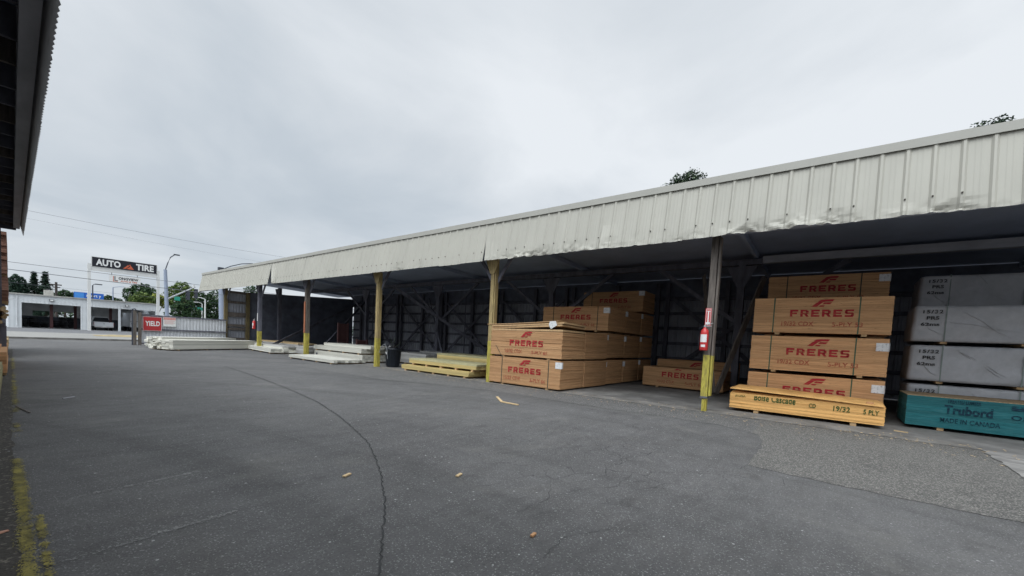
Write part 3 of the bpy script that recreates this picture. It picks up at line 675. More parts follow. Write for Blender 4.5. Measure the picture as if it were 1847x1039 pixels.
loose_sheet('lowest of the loose sheets fanned open on the front plywood stack', 9.80, ya, zt+.005, .012, .0, 0, t=.05)
loose_sheet('middle loose sheet of the fan on the front plywood stack', 9.82, ya+.03, zt+.062, .10, -.03, R(-.6), t=.045)
loose_sheet('thick loose sheet just under the tilted top one on the front stack', 9.81, ya-.01, zt+.112, .115, -.03, R(.5), t=.04)
loose_sheet('tilted top sheet overhanging the left end of the front plywood stack', 9.84, ya+.20, zt+.165, .125, -.05, R(1.6), t=.016, curl=.05)
m = MB(); m.prism([(-.13,-.02),(-.06,-.13),(.13,-.03),(.08,.08),(-.10,.07)], (0,0,0), (0,-1,0), (0,0,1), (.004,0,0))
solo(m, 'paper_tag', M['paper'], 'crumpled white paper tag hanging from the loose sheets of the front stack', 'tag', (9.165,5.83,1.77), local=True)
# B, C, E, D behind it, each column set further back
bundle('bottom plywood bundle directly behind the front stack', 'plywood bundle', 10.46, ya-.02, .009, .80, None, d=1.42, straps=(), group=G1)
bundle('upper plywood bundle directly behind the front stack', 'plywood bundle', 10.46, ya, .812, .81, None, d=1.42, straps=(), group=G1)
for k in range(3):
    bundle(['bottom plywood bundle in the column third from the yard', 'middle plywood bundle in the column third from the yard, white corner tag', 'top plywood bundle above the loose sheets, red lettering and white corner tag'][k], 'plywood bundle', 11.95, ya+.05, .009+.845*k, H, T15 if k == 2 else None, d=1.34, straps=(-.85,.8), paper=(-1.15,.68,.2), group=G1)
for k in range(3):
    bundle(['bottom plywood bundle in the fourth column back', 'middle plywood bundle in the fourth column back', 'top plywood bundle in the fourth column back, half in shadow'][k], 'plywood bundle', 13.38, ya+.05, .009+.845*k, H, None, d=1.34, straps=(), paper=(-1.16,.68,.2), group=G1)
for k in range(4):
    bundle(['bottom plywood bundle of the rearmost tall column', 'second plywood bundle up in the rearmost tall column', 'third plywood bundle up in the rearmost tall column', 'topmost plywood bundle of the rearmost tall column, dim lettering'][k], 'plywood bundle', 14.80, ya+.05, .009+.845*k, H, T15 if k == 3 else None, straps=(.85,), paper=(-1.15,.72,.2), group=G1)
# F, G low bundles behind the first post
def txt_f(root, x, w, h, run):
    st_emblem(root, (x,.22,h-.06), U, W, .36, .15, clip=(0,.055)); st_word(root, 'FRERES', (x,.60,.36), U, W, 1.12, .165)
    st_text(root, '15/32 CDX', (x,.74,.16), U, W, .55, .105, bold=.02); st_text(root, '5-PLY 66', (x,-.13,.155), U, W, .52, .10, bold=.02)
bundle('low half used plywood bundle behind the post with the extinguisher', 'plywood bundle', 13.48, 3.70, .009, .66, txt_f, straps=(), group=G1, jit=.006)
bundle('low plywood bundle furthest back behind the half used one', 'plywood bundle', 14.78, 3.68, .009, .90, T15, straps=(), group=G1)
# H stack with lettering, I behind it
yh = .33
for k in range(3):
    bundle(['bottom bundle of the lettered stack, partly hidden by the orange bundle', 'middle bundle of the lettered plywood stack, white tag at right edge', 'top bundle of the lettered plywood stack, no paper tag'][k], 'plywood bundle', 11.25, yh-.01*k, .009+(.865*k), .83, T19, straps=(-.70,.82), paper=((-1.12,.66,.2) if k < 2 else None), group=G1, smat='strapg', sheets=24)
for k in range(4):
    bundle(['bottom plywood bundle of the dim stack behind the lettered one', 'second plywood bundle up in the dim stack behind the lettered one', 'third plywood bundle up in the dim stack behind the lettered one', 'topmost plywood bundle showing dimly above the lettered stack, grey tag'][k], 'plywood bundle', 13.1, .27, .009+.845*k, H, T19 if k == 3 else None, straps=(-.7,.8), paper=(-1.12,.68,.2), group=G1)
# orange bundle in front
def txt_b(root, x):
    for t, y, z, w_, h_, cl in (('JI.USA',1.16,.305,.20,.055,None), ('Boise Cascade',.80,.275,.72,.14,(0,.095)), ('CD',-.14,.255,.11,.085,None), ('19/32',-.52,.245,.25,.10,None), ('5 PLY',-.96,.245,.22,.09,None)):
        st_text(root, t, (x,y,z), U, W, w_, h_, mt='green', bold=.02, clip=cl)
root = bundle('low orange plywood bundle with green lettering in front of the lettered stack', 'plywood bundle', 9.98, .425, .009, .40, None, w=2.52, straps=(), mats=[M['ply2'], M['plyface']], run=.07, group=G1, sheets=16)
txt_b(root, -.6205)
loose_sheet('loose orange sheet propped on top of the green lettered bundle', 10.55, .44, .49, -.07, .005, R(.4), t=.022, w=2.50, mats=M['ply2'])
loose_sheet('second loose sheet lying skewed on the green lettered bundle', 10.63, .40, .413, -.003, .004, R(-1.8), t=.018, w=2.50, mats=M['ply2'])
m = MB(); m.box(-.05,.05,-.05,.05,0,.05); solo(m, 'wood_spacer', M['fir'], 'small red wood spacer between the orange bundle and its loose sheet', 'spacer', (10.08,-.62,.431), local=True)
# teal bundle
def txt_t(root, x):
    for t, y, z, w_, h_, b_, cl in (('TREATED LUMBER',.68,.53,.42,.09,.025,(0,.065)), ('Trubord',.71,.33,.60,.165,.04,None), ('MADE IN CANADA',.75,.17,.74,.085,.015,None), ('OSB',-.10,.34,.30,.08,.02,None)):
        st_text(root, t, (x,y,z), U, W, w_, h_, mt='navy', bold=b_, clip=cl)
    m = MB(); m.add([(x,-.10,.50),(x,-.5,.50),(x,-.5,.585),(x,-.10,.585)], [(3,2,1,0)]); m.build('stencil_bar', M['navy'], root)
root = bundle('teal edged strand board bundle with dark lettering in front of the wrapped bundles', 'board bundle', 10.90, -2.42, .013, .62, None, straps=(), mats=[M['teal'], M['osb']], run=.06, sheets=10, jit=.003, name='strand_board_bundle')
txt_t(root, -.6200)
m = MB(); m.box(-.61,.61,-1.22,1.22,.6205,.632); m.build('top_sheet', M['osb'], root)
# wrapped bundles
def wrapped(label, x, yc, z, h, seed, text=True, taper=.03):
    d, w = 1.22, 2.44; root = thing('wrapped_bundle', label, 'wrapped bundle', (x+d/2, yc, z), 0, 'grey wrapped bundles')
    run = .05; m = MB(); NX, NY, NZ = 10, 34, 12
    def P(a, b, c):
        # superellipsoid-like rounded box, wrinkled
        x_, y_, z_ = a*d/2, b*w/2, run+(h-run)*(c+1)/2
        v = Vector((x_, y_, z_)); r = .045
        ix, iy, iz = max(-d/2+r, min(d/2-r, x_)), max(-w/2+r, min(w/2-r, y_)), max(run+r*.4, min(h-r, z_))
        q = Vector((ix,iy,iz)); e = v-q
        if e.length > 1e-6: v = q+e.normalized()*min(e.length, r)
        s_ = .5+.5*c
        v.y *= 1-taper*s_*.6*abs(b)
        nz = noise.noise(Vector((v.y*1.6+v.z*2.6, (v.y*.8-v.z*1.8)*.4, seed)))+.5*noise.noise(Vector((v.y*5+v.z*7, v.y*2-v.z*4, seed+9)))
        cre = -abs(noise.noise(Vector((v.y*1.1+v.z*2.2, (v.z*.5-v.y*.3), seed+4))))
        k = .022*nz+.075*cre+.018
        nn = Vector((0,0,0))
        if abs(a) > .999: nn.x = a
        if abs(b) > .999: nn.y = b*.5
        return v+nn*k
    def face(fn, nu, nv):
        vs = [P(*fn(2*i/nu-1, 2*j/nv-1)) for i in range(nu+1) for j in range(nv+1)]; fs = [(i*(nv+1)+j, (i+1)*(nv+1)+j, (i+1)*(nv+1)+j+1, i*(nv+1)+j+1) for i in range(nu) for j in range(nv)]
        m.add(vs, fs, 0, True)
    face(lambda u, v: (-1,-u,v), NY, NZ); face(lambda u, v: (1,u,v), NY, NZ); face(lambda u, v: (u,-1,v), NX, NZ); face(lambda u, v: (-u,1,v), NX, NZ); face(lambda u, v: (u,v,1), NX, NY); face(lambda u, v: (u,-v,-1), NX, NY)
    body = m.build('wrapping', M['wrap'], root); 
    bm = bmesh.new(); bm.from_mesh(body.data); bmesh.ops.remove_doubles(bm, verts=bm.verts, dist=.002); bm.to_mesh(body.data); bm.free()
    for y in (.72,-.38): 
        m = MB(); m.box(-d/2-.017,-d/2-.012,y-.010,y+.010,run,h); m.box(-d/2-.017,d/2,y-.010,y+.010,h+.004,h+.010); m.build('strap', M['straplt'], root)
        m = MB(); m.box(-d/2+.02,d/2-.02,y-.05,y+.05,.001,run-.001); m.build('runner', M['runner'], root)
    rf_ = random.Random(int(seed*10)); X_ = -d/2-.012
    folds = [((.55,.92),(-.30,.12)), ((.50,.86),(-.25,.06)), ((-.42,.18),(-1.1,.42)), ((-.40,.10),(-1.15,.14)), ((1.02,.45),(.72,.10)), ((.66,.55),(-.32,.28)), ((.30,.95),(.05,.55))]
    for q in rf_.sample(folds, 5):
        (a, b), (a2, b2) = q; m = MB(); pts = []
        for t in range(8):
            f = t/7; pts.append((X_+.004-.010*math.sin(math.pi*f), a+(a2-a)*f+.02*noise.noise(Vector((f*3, seed, a))), run+(h-run)*(b+(b2-b)*f+.05*noise.noise(Vector((f*3, a2, seed))))))
        m.tube(pts, [.001,.004,.006,.0065,.006,.005,.003,.001], 6); m.build('fold', M['wrap'], root)
    if text:
        xx = -d/2-.026
        st_text(root, '15/32', (xx,1.07,h-.17), U, W, .30, .075, mt='ink', bold=.035, space=1.2); st_text(root, 'PRS', (xx,1.01,h-.30), U, W, .19, .075, mt='ink', bold=.035); st_text(root, '62ms', (xx,1.09,h-.43), U, W, .28, .07, mt='ink', bold=.035)
    return root
for k in range(3):
    wrapped(['lowest grey wrapped bundle, mostly hidden behind the teal bundle', 'middle grey wrapped bundle with long creases, above the teal bundle', 'upper grey wrapped bundle of the front wrapped stack, diagonal creases'][k], 12.2, -2.52, .009+.83*k, .80, 3.3*k+1)
for k in range(4):
    wrapped(['bottom wrapped bundle of the rear wrapped stack', 'second wrapped bundle up in the rear wrapped stack', 'third wrapped bundle up in the rear wrapped stack', 'topmost dim wrapped bundle set back behind the front wrapped stack'][k], 13.5, -2.72, .009+.825*k, .80, 5.1*k+2)

# ------------------------------------------------------------------ board packs
def pack(label, cat, loc, rz, L, wid, h, mt, rows, cols, run=.06, stag=.05, nrun=4, name='board_pack', group=None, step=0., topmat=None, seed=1, inset=.0):
    """boards lie along local x, pack spans 0..L, 0..wid"""
    root = thing(name, label, cat, loc, rz, group); rnd = random.Random(seed); m = MB(); th = (h-run)/rows; cw = wid/cols
    for r in range(rows):
        for c in range(cols):
            a, b = rnd.uniform(-stag,stag), rnd.uniform(-stag,stag)
            m.box(a, L+b, c*cw+.0015+rnd.uniform(-.004,.004), (c+1)*cw-.0015, run+r*th+.0008, run+(r+1)*th-.0006, 1 if (topmat and r == rows-1) else 0)
    m.build('boards', [mt, topmat or mt], root)
    for k in range(nrun):
        x = L*(.06+.88*k/(nrun-1)); m = MB(); m.box(x-.045,x+.045,.01,wid-.01,.001,run-.001); m.build('runner', M['runner'], root)
    return root
GW = 'packs of primed boards'
# beside the gate
pack('long cream board pack nearest the camera beside the gate', 'board pack', (5.31,24.05,.002), R(30), 5.15, .62, .50, M['white'], 7, 3, stag=.02, group=GW, seed=2)
pack('stubby cream board pack with ragged ends behind the long one', 'board pack', (5.05,24.75,.002), R(30), 4.6, .5, .42, M['white'], 6, 3, stag=.16, group=GW, seed=3)
pack('low uneven cream board pack between two others by the gate', 'board pack', (5.02,25.5,.002), R(30), 4.0, .5, .30, M['white'], 4, 3, stag=.18, group=GW, seed=4)
pack('rear cream board pack closest to the gate', 'board pack', (5.35,26.4,.002), R(30), 4.6, .9, .56, M['white'], 7, 4, stag=.06, group=GW, seed=5)
# second bay from the far end
pack('small cream pack leaning out between the two far posts', 'board pack', (9.42,22.0,.009), R(84), 5.2, .7, .26, M['white'], 4, 4, stag=.05, group=GW, seed=6)
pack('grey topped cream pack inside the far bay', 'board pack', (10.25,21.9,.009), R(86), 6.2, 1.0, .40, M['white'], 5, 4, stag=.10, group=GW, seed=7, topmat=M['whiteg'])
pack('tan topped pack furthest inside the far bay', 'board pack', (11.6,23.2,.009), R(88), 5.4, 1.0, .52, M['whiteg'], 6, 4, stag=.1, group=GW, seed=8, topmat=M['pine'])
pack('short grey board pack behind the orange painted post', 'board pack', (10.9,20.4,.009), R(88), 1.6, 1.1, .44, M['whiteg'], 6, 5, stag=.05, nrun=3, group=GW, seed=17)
# third bay
pack('thin cream pack lying out on the asphalt in front of the third bay', 'board pack', (8.22,15.15,.006), R(90.5), 3.85, .0+1.38, .17, M['white'], 2, 9, run=.05, stag=.05, group=GW, seed=9) .rotation_euler.z = R(90)
for o in [o for o in bpy.data.objects if o.get('label') == 'thin cream pack lying out on the asphalt in front of the third bay']: o.location.x = 9.62
pack('lower tall cream pack left of the black bin', 'board pack', (10.95,15.6,.009), R(90), 4.1, 1.2, .34, M['white'], 4, 9, stag=.012, group=GW, seed=10)
pack('upper cream pack stacked left of the black bin', 'board pack', (10.95,15.7,.352), R(90), 4.1, 1.2, .25, M['white'], 3, 9, stag=.015, group=GW, seed=11)
pack('single top layer of cream boards left of the black bin', 'board pack', (10.95,15.35,.604), R(90), 3.9, .98, .13, M['white'], 2, 6, run=.004, stag=.01, nrun=2, group=GW, seed=12)
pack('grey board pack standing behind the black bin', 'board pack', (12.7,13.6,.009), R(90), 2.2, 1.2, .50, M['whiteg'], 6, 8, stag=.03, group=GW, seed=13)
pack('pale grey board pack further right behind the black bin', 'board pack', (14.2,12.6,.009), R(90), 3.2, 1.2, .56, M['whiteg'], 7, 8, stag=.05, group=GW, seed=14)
GY = 'packs of yellow siding'
pack('bottom yellow siding pack jutting out toward the yard', 'siding pack', (10.6,8.95,.009), R(90), 3.4, 1.28, .21, M['yellumber'], 3, 5, run=.06, stag=.03, nrun=5, group=GY, seed=15)
pack('upper yellow siding pack with olive face, shorter than the one beneath', 'siding pack', (10.7,8.80,.222), R(90), 3.35, 1.2, .24, M['yellumber'], 3, 5, run=.07, stag=.02, nrun=5, group=GY, seed=16, topmat=M['yeltop'])
pack('yellow siding pack raised behind the double one', 'siding pack', (12.1,9.3,.25), R(90), 3.0, 1.15, .40, M['yellumber'], 5, 5, run=.07, stag=.03, nrun=5, group=GY, seed=18, topmat=M['yeltop'])
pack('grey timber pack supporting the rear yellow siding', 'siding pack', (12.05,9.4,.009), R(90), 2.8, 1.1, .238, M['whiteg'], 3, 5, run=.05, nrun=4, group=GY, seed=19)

# ------------------------------------------------------------------ bin
binr = thing('rubbish_bin', 'black plastic bin with a white sticker by the third post', 'bin', (9.86,13.62,.009))
m = MB(); m.lathe([(0,.0),(.235,.0),(.245,.03),(.30,.66),(.325,.68),(.325,.73),(.30,.73),(.285,.68),(.23,.05),(0,.05)], n=24)
for k in range(10):
    a = 2*math.pi*k/10; m.bar((.245*math.cos(a),.245*math.sin(a),.05),(.297*math.cos(a),.297*math.sin(a),.6),.02,.014)
m.build('tub', M['blackpl'], binr)
for s_ in (-1,1):
    m = MB(); m.tube([(.1*s_-.02,.0+.33*s_,.60),(.0,.40*s_,.58),(-.12,.33*s_,.60)],.014,6); m.build('handle', M['blackpl'], binr)
m = MB(); a0 = R(148); 
for k in range(6):
    a = a0+R(6.5)*k; b = a+R(6.5); r1, r2 = .2905, .3005
    m.add([(r1*math.cos(a),r1*math.sin(a),.50+.02-k*.008),(r1*math.cos(b),r1*math.sin(b),.50+.012-k*.008),(r2*math.cos(b),r2*math.sin(b),.61-k*.008),(r2*math.cos(a),r2*math.sin(a),.618-k*.008)], [(3,2,1,0)])
m.build('sticker', M['signwhite'], binr)
m = MB(); n = 12
vs = []; 
for i in range(9):
    for k in range(18):
        ph = math.pi*.5*i/8; a = 2*math.pi*k/18; v = Vector((.26*math.cos(ph)*math.cos(a), .26*math.cos(ph)*math.sin(a), .24*math.sin(ph))); v *= 1+.45*noise.noise(v*6+Vector((1,2,3)))+.15*noise.noise(v*16); vs.append((v.x,v.y,v.z))
m.add(vs, [(i*18+k, i*18+(k+1) % 18, (i+1)*18+(k+1) % 18, (i+1)*18+k) for i in range(8) for k in range(18)])
solo(m, 'rubbish_bag', M['bag'], 'crumpled black rubbish bag heaped out of the black bin', 'rubbish bag', (9.86,13.62,.68), local=True)
for k, (p, q, lab) in enumerate((((0,0,0),(-.30,-.22,.42),'bent dark strip poking up left out of the black bin'), ((0,0,0),(.05,-.40,.30),'dark strip poking out right of the black bin'), ((.02,.05,0),(.10,.06,.46),'upright dark strip in the black bin'))):
    m = MB(); m.bar(p, q, .025, .012); solo(m, 'scrap_strip', M['strap'], lab, 'scrap', (9.86,13.62,.70), local=True)
m = MB(); m.tube([(0,0,0),(.02,-.1,.25),(.03,-.32,.36),(.05,-.42,.2),(.04,-.5,-.2)],.008,5)
solo(m, 'loose_wire', M['galv'], 'thin bent wire between the third post and the black bin', 'wire', (9.32,13.77,.55), local=True)

# ------------------------------------------------------------------ extinguishers and their signs
def extinguisher(label, loc, s_=1.):
    root = thing('fire_extinguisher', label, 'extinguisher', loc, 0, 'red fire extinguishers')
    m = MB(); m.lathe([(0,0),(.075,0),(.080,.02),(.080,.36),(.066,.42),(.03,.455),(.022,.48),(0,.48)], n=20); m.build('cylinder', M['exred'], root)
    m = MB(); m.box(-.02,.03,-.02,.02,.478,.52); m.bar((-.01,0,.52),(-.02,-.15,.565),.02,.014); m.bar((-.01,0,.49),(-.015,-.13,.505),.018,.012); m.build('valve', M['chrome'], root)
    m = MB(); m.tube([(0,.03,.49),(-.02,.10,.46),(-.02,.105,.30),(-.02,.095,.10)],.012,6); m.build('hose', M['blackpl'], root)
    m = MB()
    for k in range(8):
        a = R(130)+R(12)*k; b = a+R(12); r = .0815; m.add([(r*math.cos(a),r*math.sin(a),.17),(r*math.cos(b),r*math.sin(b),.17),(r*math.cos(b),r*math.sin(b),.33),(r*math.cos(a),r*math.sin(a),.33)], [(3,2,1,0)])
    for k in range(5):
        a = R(150)+R(12)*k; b = a+R(12); r = .0815; m.add([(r*math.cos(a),r*math.sin(a),.07),(r*math.cos(b),r*math.sin(b),.07),(r*math.cos(b),r*math.sin(b),.12),(r*math.cos(a),r*math.sin(a),.12)], [(3,2,1,0)])
    m.build('sticker', M['signwhite'], root); return root
extinguisher('red fire extinguisher on the nearest yellow and grey post', (9.12,2.10,1.28))
extinguisher('red fire extinguisher on the far post with a white strip', (9.10,25.25,1.20))
m = MB(); root = thing('extinguisher_sign', 'narrow red bordered arrow sign above the nearest extinguisher', 'sign', (9.205,2.075,1.79))
m.box(0,.008,-.058,.058,0,.37,0); m.build('plate', M['signwhite'], root)
m = MB(); x = -.002
for a, b, c, d in ((-.058,-.046,0,.37),(.046,.058,0,.37),(-.046,.046,0,.012),(-.046,.046,.358,.37)): m.add([(x,a,c),(x,b,c),(x,b,d),(x,a,d)], [(0,1,2,3)])
for a, b, c, d in ((-.038,-.013,.08,.30),(.013,.038,.08,.30)): m.add([(x,a,c),(x,b,c),(x,b,d),(x,a,d)], [(0,1,2,3)])
m.add([(x,-.038,.02),(x,.038,.02),(x,.038,.045)], [(0,1,2)]); m.add([(x,-.038,.02),(x,-.038,.045),(x,-.005,.02)], [(0,1,2)])
m.add([(x,-.038,.315),(x,.038,.315),(x,.038,.345),(x,-.038,.345)], [(0,1,2,3)])
m.build('arrow_print', M['exred'], root)

# ------------------------------------------------------------------ gate with its signs
GYY = 29.85
gate = thing('metal_gate', 'grey ribbed metal gate panel with dark rails behind the cream board packs', 'gate', (7.2,GYY,0))
GO = (7.2,GYY,0)
m = MB(); corrugated(m, (5.2,GYY,.12), (1,0,0), (0,0,1), 3.98, 1.50, pitch=.155, depth=.03, nrm=(0,-1,0)); m.build('sheet', simple('gate_sheet', (.56,.57,.59), .5, var=.1, scale=1.5, spec=.4), gate, off=GO)
m = MB(); m.box(5.15,9.2,GYY-.08,GYY-.031,1.60,1.68); m.build('rail', M['timber'], gate, off=GO)
m = MB(); m.box(5.15,9.2,GYY-.08,GYY-.031,.84,.92); m.build('rail', M['timber'], gate, off=GO)
m = MB(); m.box(5.15,9.2,GYY-.07,GYY-.031,.07,.13); m.build('rail', M['timber'], gate, off=GO)
for (x, w, h, mm) in ((5.13,.13,1.78,'postw'),(4.93,.12,1.86,'postw')):
    m = MB(); m.box(x-w/2,x+w/2,GYY-.20,GYY-.085,0.0,h); m.build('post', M[mm], gate, off=GO)
m = MB(); m.tube([(4.82,GYY-.2,0),(4.82,GYY-.2,1.95)],.03,8); m.tube([(4.80,GYY-.2,1.9),(4.92,GYY-.2,1.96),(4.98,GYY-.2,1.86)],.03,6); m.build('chain_pipe', M['steeldk'], gate, off=GO)
root = thing('yield_sign', 'faded red rectangular YIELD sign on the gate', 'sign', (5.66,GYY-.10,.80))
m = MB(); m.box(-.40,.40,-.012,.012,0,.78); m.build('plate', M['signred'], root)
m = MB(); y = -.0145; letters(m, 'YIELD', (-.30,y,.27), US, W, .62, .27, 0, .035); 
for a, b, c, d in ((-.395,.395,.01,.022),(-.395,.395,.758,.77),(-.395,-.383,.022,.758),(.383,.395,.022,.758)): m.add([(a,y,c),(b,y,c),(b,y,d),(a,y,d)], [(0,1,2,3)])
m.build('lettering', M['signwhite'], root)
root = thing('notice_sign', 'small white notice with faded pink heading beside the red sign', 'sign', (6.41,GYY-.10,1.08))
m = MB(); m.box(-.28,.28,-.01,.01,0,.52); m.build('plate', M['signwhite'], root)
m = MB(); y = -.0125; m.add([(-.27,y,.37),(.27,y,.37),(.27,y,.51),(-.27,y,.51)], [(0,1,2,3)])
for q in range(4): z = .31-q*.055; m.add([(-.24,y,z),(.24-.07*(q % 2),y,z),(.24-.07*(q % 2),y,z+.02),(-.24,y,z+.02)], [(0,1,2,3)])
m.build('print', M['signpink'], root)

# ------------------------------------------------------------------ shed overhead on the left
LO = Vector((.13,0,0)); LR = R(-1.35)
ls_ = thing('lumber_shed', 'dark shed eave overhead at the left with corrugated fascia edge', 'shed', (LO.x,0,0), LR)
def lp(mb, name, mats, parent=None): return mb.build(name, mats, parent or ls_)
LY0, LY1 = -7., 18.1
m = MB(); N = int((LY1-LY0)/.095); P = []
for k in range(N):
    b = LY0+k*.095; P += [(b,0),(b+.024,.0065),(b+.0475,.013),(b+.071,.0065)]
P.append((LY1,0)); rows = [(3.50,.105),(3.56,.092),(4.0,.0),(4.7,-.14)]
random.seed(5); jj = {}
vs = []
for (z, x) in rows:
    for i, (b, d) in enumerate(P):
        pan = int((b-LY0)/.96); jj.setdefault(pan, random.uniform(-.018,.018)); dz = jj[pan] if z < 3.6 else 0
        vs.append((x+d, b, z+dz+(.02*noise.noise(Vector((b*2,0,0))) if z < 3.6 else 0)))
n = len(P)
m.add(vs, [(r*n+i, r*n+i+1, (r+1)*n+i+1, (r+1)*n+i) for r in range(3) for i in range(n-1)]); lp(m, 'fascia', simple('eave_sheet', (.74,.74,.74), .6, var=.08, scale=2))
m = MB(); m.box(-.07,.045,LY0,LY1-.12,3.655,3.95); 
lp(m, 'ledger_beam', M['beam'])
m = MB(); m.add([(-.1,LY0,4.66),(-9,LY0,4.3),(-9,LY1,4.3),(-.1,LY1,4.66),(-.1,LY0,4.70),(-9,LY0,4.34),(-9,LY1,4.34),(-.1,LY1,4.70)], [(0,1,2,3),(7,6,5,4),(0,4,5,1),(1,5,6,2),(2,6,7,3),(3,7,4,0)])
lroof = lp(m, 'roof', M['roofun'])
yy = LY0+.3; k = 0
while yy < LY1-.1:
    m = MB(); m.box(-8.8,-.075,yy-.022,yy+.022,3.70,3.98); lp(m, 'joist', M['timber'] if k % 3 else M['postw'], lroof); yy += .62+(.06 if k % 2 else -.04); k += 1
m = MB(); m.box(-8.8,-.08,LY0,LY1-.14,3.985,4.0); lp(m, 'soffit', M['roofun'], lroof)
m = MB(); m.box(-.42,-.30,LY0,LY1-.3,3.55,3.72); lp(m, 'header_beam', M['timber'])
m = MB(); m.box(-8.9,-8.8,LY0,LY1,0,1.0); lp(m, 'back_wall', M['darkwall'])  # unseen wall, kept low so sky light gets in under the eave
for y in (-6,-.5,5.4,11.4,17.4):
    m = MB(); m.box(-.44,-.28,y-.08,y+.08,0,3.55); lp(m, 'post', M['timber'])
m = MB(); m.box(-8.8,-.02,LY1-.24,LY1-.18,3.60,4.6); lp(m, 'gable_board', M['timber'])

# stacks under and beyond that eave, only their edges in view
GL = 'lumber packs along the left edge'
def lpack(label, xr, y0, L, wid, z, h, mt, rows, cols, seed, run=.08, stag=.05):
    c = Vector((xr, y0, z)); return pack(label, 'lumber pack', c, R(90)+LR, L, wid, h, mt, rows, cols, run=run, stag=stag, group=GL, seed=seed, name='lumber_pack')
lpack('pale lumber pack highest of those at the left edge', .40,19.3,3.2,1.0,.24,.30,M['pine'],3,4,41)
lpack('dark runner pack under the pale lumber at the left edge', .38,19.4,3.0,1.0,.0,.24,M['timber'],3,4,42)
lpack('reddish fir lumber pack in the middle of the left edge', .255,13.4,4.6,1.0,.0,.50,M['fir'],5,5,43)
lpack('greenish weathered lumber pack nearest at the left edge', .10,8.8,3.4,.9,.0,.40,M['mossy'],4,4,44,stag=.08)
lpack('tall red brown board stack upper tier beyond the left eave', .415,20.2,4.0,1.2,2.45,1.35,M['cedar'],12,5,45,stag=.12)
lpack('red brown board stack middle tier beyond the left eave', .43,20.2,4.2,1.2,1.62,.83,M['cedar'],7,5,46,stag=.10)
lpack('dark lower board stack carrying the red brown tiers', .36,20.4,4.2,1.2,.56,1.05,M['timber'],8,5,47)
m = MB(); rnd = random.Random(3)
for k in range(26):
    a = rnd.uniform(0,2*math.pi); rr = .30*math.sqrt(rnd.random()); x, z = rr*math.cos(a), .33+rr*math.sin(a)
    m.tube([(x,rnd.uniform(-.08,.05),z),(x,2.2,z)],.042,7)
solo(m, 'round_pole_bundle', M['pine'], 'bundle of pale round poles, cut ends toward the camera, at the left edge', 'pole bundle', (.02,15.6,1.0), local=True)
m = MB(); 
for x in (-.22,.22): m.box(x-.04,x+.04,.1,2.0,.0,.08); 
for x in (-.24,.24):
    for y in (.2,1.9): m.box(x-.04,x+.04,y-.04,y+.04,-.99,0)
solo(m, 'timber_trestle', M['timber'], 'dark timber trestle carrying the bundle of round poles', 'trestle', (.02,15.6,1.0), local=True)

# ------------------------------------------------------------------ loose bits on the ground
def stick(label, pts, w, t, mt='pine', name='wood_scrap'):
    m = MB()
    for a, b in zip(pts[:-1], pts[1:]): m.bar((a[0],a[1],.006+t/2),(b[0],b[1],.006+t/2),w,t)
    solo(m, name, M[mt], label, 'wood scrap', (pts[0][0],pts[0][1],.006), group='wood scraps on the asphalt')
stick('broken L shaped pale lath lying in front of the lettered plywood', [(6.98,5.80),(6.50,5.27),(6.47,4.82)], .05, .018)
stick('small wood chip left of centre near the long crack', [(1.91,3.285),(1.99,3.315)], .028, .012)
stick('small wood chip right of the long crack', [(2.63,2.615),(2.71,2.64)], .028, .012)
stick('darker wood chip close to the bottom edge of the photo', [(2.165,1.45),(2.215,1.455)], .02, .012, 'fir')
stick('thin stick beside the left yellow line', [(.24,8.9),(.34,8.2)], .012, .01, 'postw')
stick('pale thin lath on the dark asphalt at the left', [(.72,9.4),(.86,9.55)], .02, .012, 'beam')
stick('wood splinter beside the foot of the nearest teal runner', [(10.05,-.98),(10.0,-1.16)], .03, .02)
m = MB(); m.prism([(-.03,-.012),(.0,-.02),(.035,.0),(.03,.016),(-.02,.012)], (0,0,0), (1,0,0), (0,1,0), (0,0,.006))
solo(m, 'bark_chip', simple('pink_bark', (.50,.27,.19), .8), 'pinkish bark chip on the grimy ground at the lower left', 'bark chip', (.035,3.72,.006), local=True)
m = MB(); rnd = random.Random(9)
for k in range(420):
    x, y = rnd.uniform(-.2,8.5), 1.2+rnd.random()**1.7*22; s_ = rnd.uniform(.003,.010)*(1+y/14); a = rnd.uniform(0,3.1); el = rnd.uniform(.3,1)
    u = Vector((math.cos(a),math.sin(a),0))*s_; w = Vector((-math.sin(a),math.cos(a),0))*s_*el; c = Vector((x,y,.0065))
    m.add([c-u-w*.6, c+u*.7-w, c+u+w*.5, c-u*.6+w, c+Vector((0,0,s_*.5))], [(0,1,4),(1,2,4),(2,3,4),(3,0,4)])
tag(m.build('litter_flecks', M['chalk']), 'tiny pale flecks of litter and grit scattered over the asphalt', 'litter', kind='stuff')

m = MB(); rnd = random.Random(19)
for k in range(520):
    y = rnd.uniform(-3.2,13.5); x = 8.95+abs(rnd.gauss(0,.42))*(1 if rnd.random() < .6 else -1); L = rnd.uniform(.006,.03); a = rnd.uniform(0,3.14); w_ = rnd.uniform(.003,.007); z = rnd.uniform(.012,.018)
    u = Vector((math.cos(a),math.sin(a),0))*L; v = Vector((-math.sin(a),math.cos(a),0))*w_; c = Vector((x,y,z))
    m.add([c-u-v, c+u-v*.6, c+u*.8+v, c-u+v, c+Vector((0,0,.004))], [(0,1,4),(1,2,4),(2,3,4),(3,0,4)])
tag(m.build('wood_splinters', M['pine']), 'pale wood splinters and sawdust strewn along the slab edge before the stacks', 'splinters', kind='stuff')

